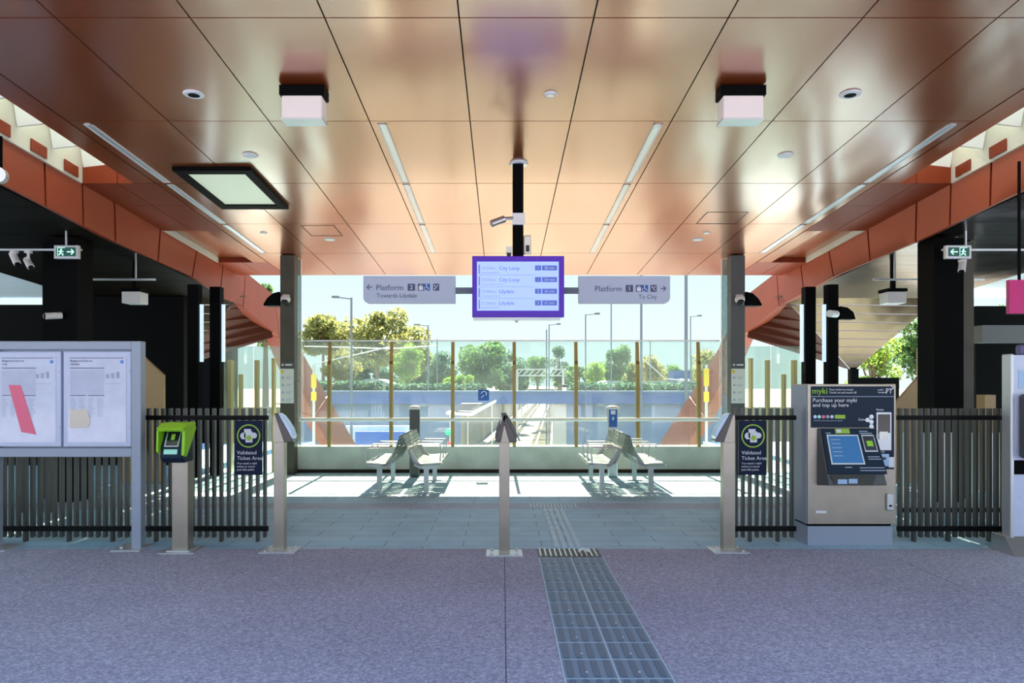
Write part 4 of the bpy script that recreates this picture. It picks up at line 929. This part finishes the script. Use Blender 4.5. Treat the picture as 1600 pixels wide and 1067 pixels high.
# posts behind the benches
Y = 12.75
for px, nm, lab in ((648, 'bollard', 'grey post with pale domed cap behind the left benches'), (957, 'help_point', 'help point post with blue panel behind the right benches')):
    X = PX(px, Y); t = thing(nm, lab, 'post' if nm == 'bollard' else 'help point', (X, Y, 0))
    z1 = PZ(634, Y)
    box('body', 'column_grey' if nm == 'bollard' else 'steel_light', t, X - .085, X + .085, Y - .06, Y + .06, 0, z1 - .06, .02)
    MB().lathe((X, Y, z1 - .06), [(.10, 0), (.105, .03), (.08, .055), (.02, .065)], 20).build('cap', 'white', t, smooth=True)
    if nm == 'help_point':
        p = box('panel', 'sign_blue', t, X - .07, X + .07, Y - .075, Y - .06, PZ(667, Y), PZ(638, Y))
        q = box('icon_tile', 'text_white', p, X - .04, X + .04, Y - .079, Y - .075, PZ(647, Y), PZ(641, Y)); box('speaker_ring', 'text_white', p, X - .015, X + .015, Y - .079, Y - .075, PZ(656, Y), PZ(651, Y))
        m = MB(); m.box(X - .12, X - .085, Y - .03, Y + .03, PZ(650, Y), PZ(636, Y)); m.box(X + .085, X + .12, Y - .03, Y + .03, PZ(650, Y), PZ(636, Y)); m.build('ear', 'steel_light', t)

# ------------------------------------------------------------------ tactile path, grate
tx0, tx1 = .34, .92
t = thing('tactile_path', 'dark blue-grey tactile guiding strip of ribbed tiles in the foreground', 'tactile paving', (.63, 5.2, 0))
y = 6.80
bars = MB(); base = MB(); dots = MB(); edge = MB()
w1 = (tx1 - tx0) / 2
while y > 2.9:
    for c in range(2):
        a = tx0 + c * w1
        base.box(a + .004, a + w1 - .004, y - .276, y - .004, -.001, .006)
        for k in range(4):
            bxx = a + w1 * (k + .5) / 4
            pts = [(bxx + .019 * math.cos(R(q)), y - .14 + (.105 if q < 180 else -.105) + .019 * math.sin(R(q))) for q in range(0, 360, 30)]
            bars.prism(pts, 'z', .006, .011)
        dots.lathe((a + w1 * 1.6 / 4 + .01, y - .20, .010), [(.007, 0), (.007, .003)], 8)
    edge.box(tx0, tx1, y - .004, y + .002, 0, .007)
    y -= .28
edge.box(tx0 - .006, tx0 + .002, 2.9, 6.8, 0, .008); edge.box(tx1 - .002, tx1 + .006, 2.9, 6.8, 0, .008); edge.box((tx0 + tx1) / 2 - .004, (tx0 + tx1) / 2 + .004, 2.9, 6.8, 0, .008)
base.build('tile_bed', 'tactile', t); tag(bars.build('raised_bars', 'tactile_bar', t), kind='stuff'); tag(dots.build('studs', 'text_white', t), kind='stuff'); edge.build('tile_joints', 'tactile_light', t)
t = thing('drain_grate', 'black slotted drain grate between the concrete and the pavers', 'grate', (.64, 7.0, 0))
box('tray', 'grate', t, tx0, tx1, 6.83, 7.17, -.001, .004)
for k in range(12):
    a = tx0 + .01 + k * .0475; box('slat', 'steel', t, a, a + .014, 6.84, 7.16, .004, .012)
m = MB(); pts = [(.72 + .012 * i, 6.98 + .03 * math.sin(i / 8 * math.pi), .02 + .018 * math.sin(i / 8 * math.pi)) for i in range(9)]
m.path(pts, .012, 8); tag(m.build('grate_scrap', 'white', None), 'small curved white handle lying on the drain grate', 'scrap')  # loose curved white scrap on the grate
t = thing('tactile_path', 'narrow pale tactile strip of long bars crossing the pavers', 'tactile paving', (.65, 8.3, 0))
m = MB(); m.box(.50, .80, 7.22, 9.45, -.001, .004); m.build('tile_bed', 'pavers', t)
m = MB()
yy = 7.25
while yy < 9.4:
    for k in range(4): m.box(.52 + .07 * k, .56 + .07 * k, yy, yy + .24, .004, .010)
    yy += .28
m.build('raised_bars', 'tactile_light', t)
m = MB()
for k in range(14): m.box(.36 + .045 * k, .38 + .045 * k, 9.5, 9.92, 0, .008)
tag(m.build('tactile_pad', 'tactile_light', None), 'pale ribbed tactile pad across the brown paver band', 'tactile paving')
for (px, py, ww) in ((753, 754, .2), (960, 757, .14)):
    Yq = 1848 / (py - 600); tag(box('floor_vent', 'grate', None, PX(px, Yq) - ww / 2, PX(px, Yq) + ww / 2, Yq, Yq + .04, 0, .006), 'tiny dark floor slot %s' % ('in the sunlit paving between the benches' if px < 900 else 'under the right bench pair'), 'floor slot')

# ------------------------------------------------------------------ outside
G = -5.0
tag(box('ground', 'ballast', None, -30, 60, 14.5, 420, G - 1, G), kind='structure')
m = MB(); m.prism([(-300, 60.6), (-4.2, 60.6), (10.5, 290), (-300, 290)], 'z', G, -.3); m.prism([(300, 60.6), (6.3, 60.6), (23.5, 290), (300, 290)], 'z', G, -.3)
tag(m.build('ground', 'dirt'), kind='structure')
m = MB(); m.box(-300, -30, 20.5, 60, -1.2, -.3); m.box(60, 300, 20.5, 60, -1.2, -.3); m.box(-30, 60, 291, 600, G, -.3); m.box(-3.95, 4.3, 13.68, 14.0, -5.5, -.2); m.box(-40, -4.1, 19.6, 20, -5.5, -.21); m.box(4.46, 40, 19.6, 20, -5.5, -.21)
tag(m.build('ground', 'dirt'), kind='structure')
# railway tracks heading away
def track(label, xa, xb):
    t = thing('railway_track', label, 'railway track', (xa, 70, G), 'railway tracks')
    y0, y1 = 62, 290
    for o in (-.8, .8):
        MB().hexa([(xa + o - .09, y0, G), (xa + o + .09, y0, G), (xb + o + .09, y1, G), (xb + o - .09, y1, G), (xa + o - .09, y0, G + .25), (xa + o + .09, y0, G + .25), (xb + o + .09, y1, G + .25), (xb + o - .09, y1, G + .25)]).build('rail', 'rail_steel', t)
    m = MB()
    n = 100
    for i in range(n):
        f = (i / n) ** 1.5; yy = y0 + (y1 - y0) * f; X = xa + (xb - xa) * f; m.box(X - 1.4, X + 1.4, yy, yy + .35, G, G + .12)
    tag(m.build('sleepers', 'dirt', t), kind='stuff')
track('left railway track seen through the glass, curving off beyond the road bridge', -1.6, 14.5)
track('right railway track seen through the glass beside the cutting wall', 3.2, 19.5)
# road bridge over the cutting
YBr = 56
t = thing('road_bridge', 'blue-grey road bridge parapet spanning the railway cutting', 'bridge', (0, YBr, G))
box('parapet', 'parapet_blue', t, PX(480, YBr), PX(1160, YBr), YBr, YBr + .6, PZ(631, YBr), PZ(613, YBr))
box('coping', 'trench_blue', t, PX(480, YBr), PX(1160, YBr), YBr - .1, YBr + .7, PZ(613, YBr), PZ(610.5, YBr))
box('left_abutment', 'trench_blue', t, PX(470, YBr), PX(716, YBr), YBr + .3, YBr + 4, G, PZ(631, YBr))
box('right_abutment', 'trench_blue', t, PX(885, YBr), PX(1160, YBr), YBr + .3, YBr + 4, G, PZ(631, YBr))
m = MB(); m.box(PX(866, YBr), PX(885, YBr), YBr + .2, YBr + 2, G, PZ(631, YBr)); m.build('pier', 'wall_cream', t)
tag(box('hoarding', 'hoarding_blue', None, PX(555, 50), PX(645, 50), 50, 50.2, G, PZ(674, 50)), 'bright blue hoarding with white top below the bridge, left', 'hoarding')
tag(box('hoarding', 'white', None, PX(540, 51), PX(640, 51), 51, 51.2, G, PZ(665, 51)), 'white low wall behind the blue hoarding', 'wall')
# platform stair roof
t = thing('stair_canopy', 'white zigzag stair canopy beside the tracks', 'canopy', (PX(745, 48), 48, G)); Y = 48
m = MB(); pts = [(697, 648), (738, 650), (775, 629), (775, 626), (736, 645), (697, 644)]
m.prism([(PX(x, Y), PZ(y_, Y)) for x, y_ in pts], 'y', Y, Y + 3); m.build('roof', 'white', t)
m = MB(); m.prism([(PX(x, Y), PZ(y_, Y)) for x, y_ in ((708, 643), (732, 642), (752, 631), (720, 631))], 'y', Y + .5, Y + 2.5); m.build('wall', 'column_grey', t)
for x in (702, 730, 768): box('post', 'white', t, PX(x, Y), PX(x + 1.4, Y), Y + .2, Y + .3, G, PZ(646 if x < 760 else 632, Y))
t = thing('marker', 'thin post with green disc above red disc', 'marker', (PX(700, 30), 30, G)); Y = 30  # two glowing discs, green above red, on a thin post
MB().lathe((PX(700.5, Y), Y - .06, PZ(675, Y)), [(.14, 0), (.14, .06)], 16, 'y').build('green_disc', 'glow_green', t)
MB().lathe((PX(700.5, Y), Y - .06, PZ(693, Y)), [(.09, 0), (.09, .06)], 16, 'y').build('red_disc', 'glow_red', t)
box('post', 'pole_grey', t, PX(699, Y), PX(702, Y), Y, Y + .08, G, PZ(671, Y))
# gantries over the tracks
for k, (Yg, xa, xb, yt) in enumerate(((95, 808, 880, 578), (130, 815, 868, 588), (170, 824, 872, 592))):
    t = thing('catenary_gantry', ('nearest', 'middle', 'farthest')[k] + ' pale wire gantry over the tracks', 'gantry', (PX(840, Yg), Yg, G), 'wire gantries over the tracks')
    for x in (xa, xb): box('mast', 'steel_light', t, PX(x, Yg) - .15, PX(x, Yg) + .15, Yg, Yg + .3, G, PZ(yt, Yg))
    m = MB(); m.box(PX(xa, Yg), PX(xb, Yg), Yg, Yg + .2, PZ(yt, Yg), PZ(yt, Yg) + .15); m.box(PX(xa, Yg), PX(xb, Yg), Yg, Yg + .2, PZ(yt, Yg) - .8, PZ(yt, Yg) - .65)
    n = 8
    for i in range(n):
        a = PX(xa, Yg) + (PX(xb, Yg) - PX(xa, Yg)) * i / n; b2 = PX(xa, Yg) + (PX(xb, Yg) - PX(xa, Yg)) * (i + 1) / n
        m.tube((a, Yg + .1, PZ(yt, Yg) - .7), (b2, Yg + .1, PZ(yt, Yg) + .05), .06, 5)
    m.build('truss', 'steel_light', t)

# lamp posts and masts: x, top y, depth, arm length px (negative to the left), half width px
def pole(label, x, ytop, Y, arm, hw, cat='lamp post', base=None):
    t = thing('lamp_post' if arm else 'mast', label, cat, (PX(x, Y), Y, G if base is None else base)); X = PX(x, Y); zt_ = PZ(ytop, Y); r = hw * Y / F
    MB().tube((X, Y, G if base is None else base), (X, Y, zt_), r, 10, r * .75).build('pole', 'pole_grey', t)
    if arm:
        xe = PX(x + arm, Y); s = 1 if arm > 0 else -1
        MB().tube((X, Y, zt_ - r), (xe, Y, zt_ + .06), r * .45, 6).build('arm', 'pole_grey', t)
        box('lamp_head', 'pole_grey', t, xe - s * abs(xe - X) * .35, xe, Y - .15, Y + .15, zt_ - .02, zt_ + .10)
pole('tall lamp post with arm to the left, among the left trees', 549, 465, 45, -30, 2.2)
pole('lamp post with short left arm behind the round green tree', 669, 508, 64, -22, 1.3)
pole('thin pale mast left of the bright middle tree', 683, 530, 70, 0, 1.2, 'mast')
pole('twin-looking mast beside the gantries', 854, 515, 70, 0, 1.3, 'mast')
pole('lamp post with right arm above the tracks', 858, 507, 61.3, 18, 1.2)
pole('lamp post with right arm left of the thin mast', 915, 491, 50, 22, 1.3)
pole('thin mast rising behind the Platform 1 sign', 955, 440, 64, 0, 1.3, 'mast')
pole('thick mast under the Platform 1 sign', 1002, 430, 45, 0, 2.3, 'mast')
pole('small far lamp post right of the thick mast', 1016, 533, 80, -9, 1.0)
pole('thickest mast near the right end of the glass', 1072, 405, 40, 0, 3.2, 'mast')
pole('lamp post with right arm beside the thickest mast', 1079, 494, 64, 17, 1.1)
pole('short thin pole right of the thickest mast', 1081, 556, 70, 0, 1.0, 'mast')
m = MB()
for (x0_, y0_, x1_, y1_) in ((611, 545, 683, 540), (1040, 592, 1081, 595), (475, 541, 611, 545), (490, 569, 560, 553), (560, 553, 611, 541), (1004, 560, 1040, 592), (1040, 592, 1110, 600)):
    m.tube(P(x0_, y0_, 70), P(x1_, y1_, 70), .05, 5)
tag(m.build('overhead_wires', 'steel_light', None), 'thin pale overhead wires crossing in front of the trees', 'wires')

# trees
def tree(label, x, ytop, ybot, halfw, Y, lm, n=2600, base=None, seed=0, loose=.0):
    rnd = random.Random(seed + int(x)); X = PX(x, Y); zt_ = PZ(ytop, Y); zb_ = PZ(ybot, Y); rw = halfw * Y / F; g0 = -.3 if base is None else base
    t = thing('tree', label, 'tree', (X, Y, g0))
    H = zt_ - zb_; cz = (zt_ + zb_) / 2
    m = MB(); m.tube((X, Y, g0), (X, Y, cz + H * .1), .03 * H + .08, 8, .012 * H + .03)
    blobs = []
    for k in range(15):
        a = rnd.uniform(0, 2 * math.pi); rr = rw * math.sqrt(rnd.random()) * .72; f = rnd.uniform(-.36, .36)
        sc_ = math.sqrt(max(.15, 1 - (f * 2) ** 2)); c = Vector((X + rr * math.cos(a) * sc_, Y + rr * math.sin(a) * sc_, cz + f * H))
        br = rnd.uniform(.34, .50) * min(rw, H * .6); blobs.append((c, br)); m.tube((X, Y, cz - H * .35), c, .015 * H + .03, 5, .02)
    blobs.append((Vector((X, Y, zt_ - H * .2)), min(rw, H) * .25))
    m.build('trunk', 'bark', t)
    b = bmesh.new(); per = int(n * 1.5) // len(blobs); ls = min(rw, H) * .062
    for c, br in blobs:
        for i in range(per):
            v = Vector((rnd.gauss(0, 1), rnd.gauss(0, 1), rnd.gauss(0, 1))).normalized() * br * (rnd.random() ** .3); v.z *= .8
            p = c + v; u_ = Vector((rnd.gauss(0, 1), rnd.gauss(0, 1), rnd.gauss(0, 1))).normalized(); w2 = u_.cross(Vector((rnd.gauss(0, 1), rnd.gauss(0, 1), rnd.gauss(0, 1)))).normalized()
            s_ = ls * rnd.uniform(.6, 1.5); q = [p + u_ * s_, p + w2 * s_ * .6, p - u_ * s_, p - w2 * s_ * .6]; b.faces.new([b.verts.new(z) for z in q])
    mm = MB(); mm.b.free(); mm.b = b; mm.build('foliage', lm, t)
TREES = [
 ('long low dark tree mass behind the first lamp post', 570, 562, 615, 50, 115, 'leaf_deep', 2600),
 ('mid green tree mass behind the round bright tree', 665, 556, 615, 55, 120, 'leaf_green', 2600),
 ('hazy low tree mass left of the gantries', 790, 566, 615, 50, 125, 'leaf_deep', 2400),
 ('low tree mass filling the gap right of the pointed tree', 905, 572, 615, 45, 118, 'leaf_green', 2400),
 ('low olive tree mass behind the tall green tree', 985, 566, 615, 45, 122, 'leaf_olive', 2400),
 ('low dark tree mass behind the truck', 1065, 578, 615, 45, 126, 'leaf_deep', 2400),
 ('olive gum tree at the left end of the glass', 505, 488, 560, 46, 80, 'leaf_olive', 3200),
 ('tall loose gum tree right of the first lamp post', 590, 478, 575, 56, 85, 'leaf_olive', 2000),
 ('gold-green tree low at far left behind the glass', 530, 545, 608, 34, 75, 'leaf_gold', 2200),
 ('dark spreading tree behind the second lamp post', 640, 512, 590, 45, 95, 'leaf_olive', 2000),
 ('round bright green tree left of centre', 640, 535, 603, 30, 78, 'leaf_bright', 3000),
 ('deep green tree behind the thin pale mast', 690, 545, 612, 28, 100, 'leaf_deep', 2200),
 ('large mid green tree left of the middle post', 757, 530, 612, 42, 90, 'leaf_green', 3200),
 ('low bright bush under the large mid green tree', 720, 585, 614, 35, 74, 'leaf_bright', 1500),
 ('blue-green tree touching the middle post', 800, 545, 612, 26, 105, 'leaf_deep', 1800),
 ('dark pointed tree right of the gantries', 874, 535, 608, 20, 102, 'leaf_deep', 2400),
 ('soft green tree behind the gantries', 840, 555, 608, 22, 110, 'leaf_green', 1800),
 ('tall green tree below the thin mast', 965, 538, 608, 30, 90, 'leaf_green', 3000),
 ('rounded green tree left of the tall green tree', 930, 560, 610, 22, 84, 'leaf_bright', 1800),
 ('gold-green tree right of the thick mast', 1020, 556, 605, 28, 88, 'leaf_gold', 2000),
 ('small green tree near the right end of the glass', 1055, 570, 606, 25, 100, 'leaf_green', 1500),
 ('hazy tree behind the right copper leg', 1100, 545, 606, 30, 85, 'leaf_olive', 1700),
 ('leafy tree showing above the left hood', 415, 425, 560, 45, 60, 'leaf_green', 2200),
 ('bright yellow-green tree between the right wing and pier', 1365, 520, 640, 40, 34, 'leaf_bright', 2600),
 ('green tree left of the right black pier', 1440, 490, 600, 45, 40, 'leaf_green', 2800),
 ('pale green tree right of the right black pier', 1540, 470, 580, 50, 45, 'leaf_green', 2200),
]
for i, a in enumerate(TREES): tree(*a, seed=i * 3)
def hedge_row(): 
    for k, (xa, xb, yt, lab) in enumerate(((470, 596, 596, 'left'), (604, 760, 600, 'middle'), (890, 1110, 598, 'right'))):
        rnd = random.Random(k); b = bmesh.new(); Y = 66
        for i in range(4000):
            p = P(rnd.uniform(xa, xb), rnd.uniform(yt, 632), Y) + Vector((0, rnd.uniform(-1, 1), 0)); u_ = Vector((rnd.gauss(0, 1), rnd.gauss(0, 1), rnd.gauss(0, 1))).normalized(); w2 = u_.cross(Vector((rnd.gauss(0, 1), rnd.gauss(0, 1), 1))).normalized()
            s_ = .16; b.faces.new([b.verts.new(z) for z in (p + u_ * s_, p + w2 * s_, p - u_ * s_, p - w2 * s_)])
        mm = MB(); mm.b.free(); mm.b = b; tag(mm.build('hedge', 'leaf_deep', None), 'dark hedge behind the %s part of the bridge parapet' % lab, 'hedge', None)
hedge_row()
# low buildings and a truck beyond the bridge
def house(label, xa, xb, yt, yb, Y, wall, rise):
    t = thing('house', label, 'building', (PX((xa + xb) / 2, Y), Y, -.3)); X0, X1, zt_, = PX(xa, Y), PX(xb, Y), PZ(yt, Y)
    w_ = box('wall', wall, t, X0, X1, Y, Y + 4, -.3, zt_)
    MB().prism([(X0 - .4, zt_), (X1 + .4, zt_), (X1 - 1.2, zt_ + rise), (X0 + 1.2, zt_ + rise)], 'y', Y - .4, Y + 4.4).build('roof', 'roof_grey', t)
    n = 3
    for i in range(n): a = X0 + (X1 - X0) * (i + .3) / n; box('window', 'car_glass', t, a, a + (X1 - X0) / n * .35, Y - .04, Y, zt_ - 1.3, zt_ - .4)
house('pale low house with grey roof left of the round green tree', 553, 612, 602, 615, 70, 'wall_cream', .6)
house('grey-roofed shed right of the tracks', 890, 905, 606, 615, 70, 'roof_grey', .3)
house('long dark-roofed building beyond the right of the bridge', 928, 985, 606, 615, 72, 'wall_cream', .7)
house('low cream house near the thickest mast', 1027, 1040, 603, 615, 74, 'wall_cream', .5)
t = thing('truck', 'small blue-topped truck beyond the bridge at right', 'truck', (PX(1065, 73), 73, -.3)); Y = 73
box('box_body', 'car_blue', t, PX(1053, Y), PX(1078, Y), Y, Y + 2.4, .2, PZ(579, Y)); box('cab', 'car_white', t, PX(1058, Y), PX(1072, Y), Y - 1.5, Y, .2, PZ(592, Y), .1); box('windscreen', 'car_glass', t, PX(1060, Y), PX(1070, Y), Y - 1.52, Y - 1.48, PZ(600, Y), PZ(595, Y))
for q in (1058, 1070): MB().lathe((PX(q, Y), Y - .6, .1), [(.4, -.15), (.4, .15)], 14, 'x').build('wheel', 'tyre', t)
# yellow safety signs outside the glass, on the legs
for k, (x, y0_, y1_, lab) in enumerate(((490, 585, 606, 'upper yellow panel by the left copper leg'), (490, 612, 626, 'lower yellow panel by the left copper leg'), (1104, 576, 603, 'upper yellow panel by the right copper leg'), (1104, 612, 628, 'lower yellow panel by the right copper leg'))):
    Y = 15.5; tag(box('yellow_panel', 'yellow', None, PX(x - 4, Y), PX(x + 4, Y), Y, Y + .03, PZ(y1_, Y), PZ(y0_, Y)), lab, 'panel', 'yellow panels outside the glass')
for s, px in ((-1, 490), (1, 1104)):
    Y = 15.55; tag(box('stay_post', 'steel_light', None, PX(px, Y) - .025, PX(px, Y) + .025, Y, Y + .05, -5, PZ(570, Y)), 'thin post carrying the yellow panels at the %s' % ('left' if s < 0 else 'right'), 'post')
    tag(box('wall_' + ('left' if s < 0 else 'right'), 'concrete_wall', None, XC + s * 5.95, XC + s * 6.2, 14.2, 30, -5, -1.6), kind='structure')
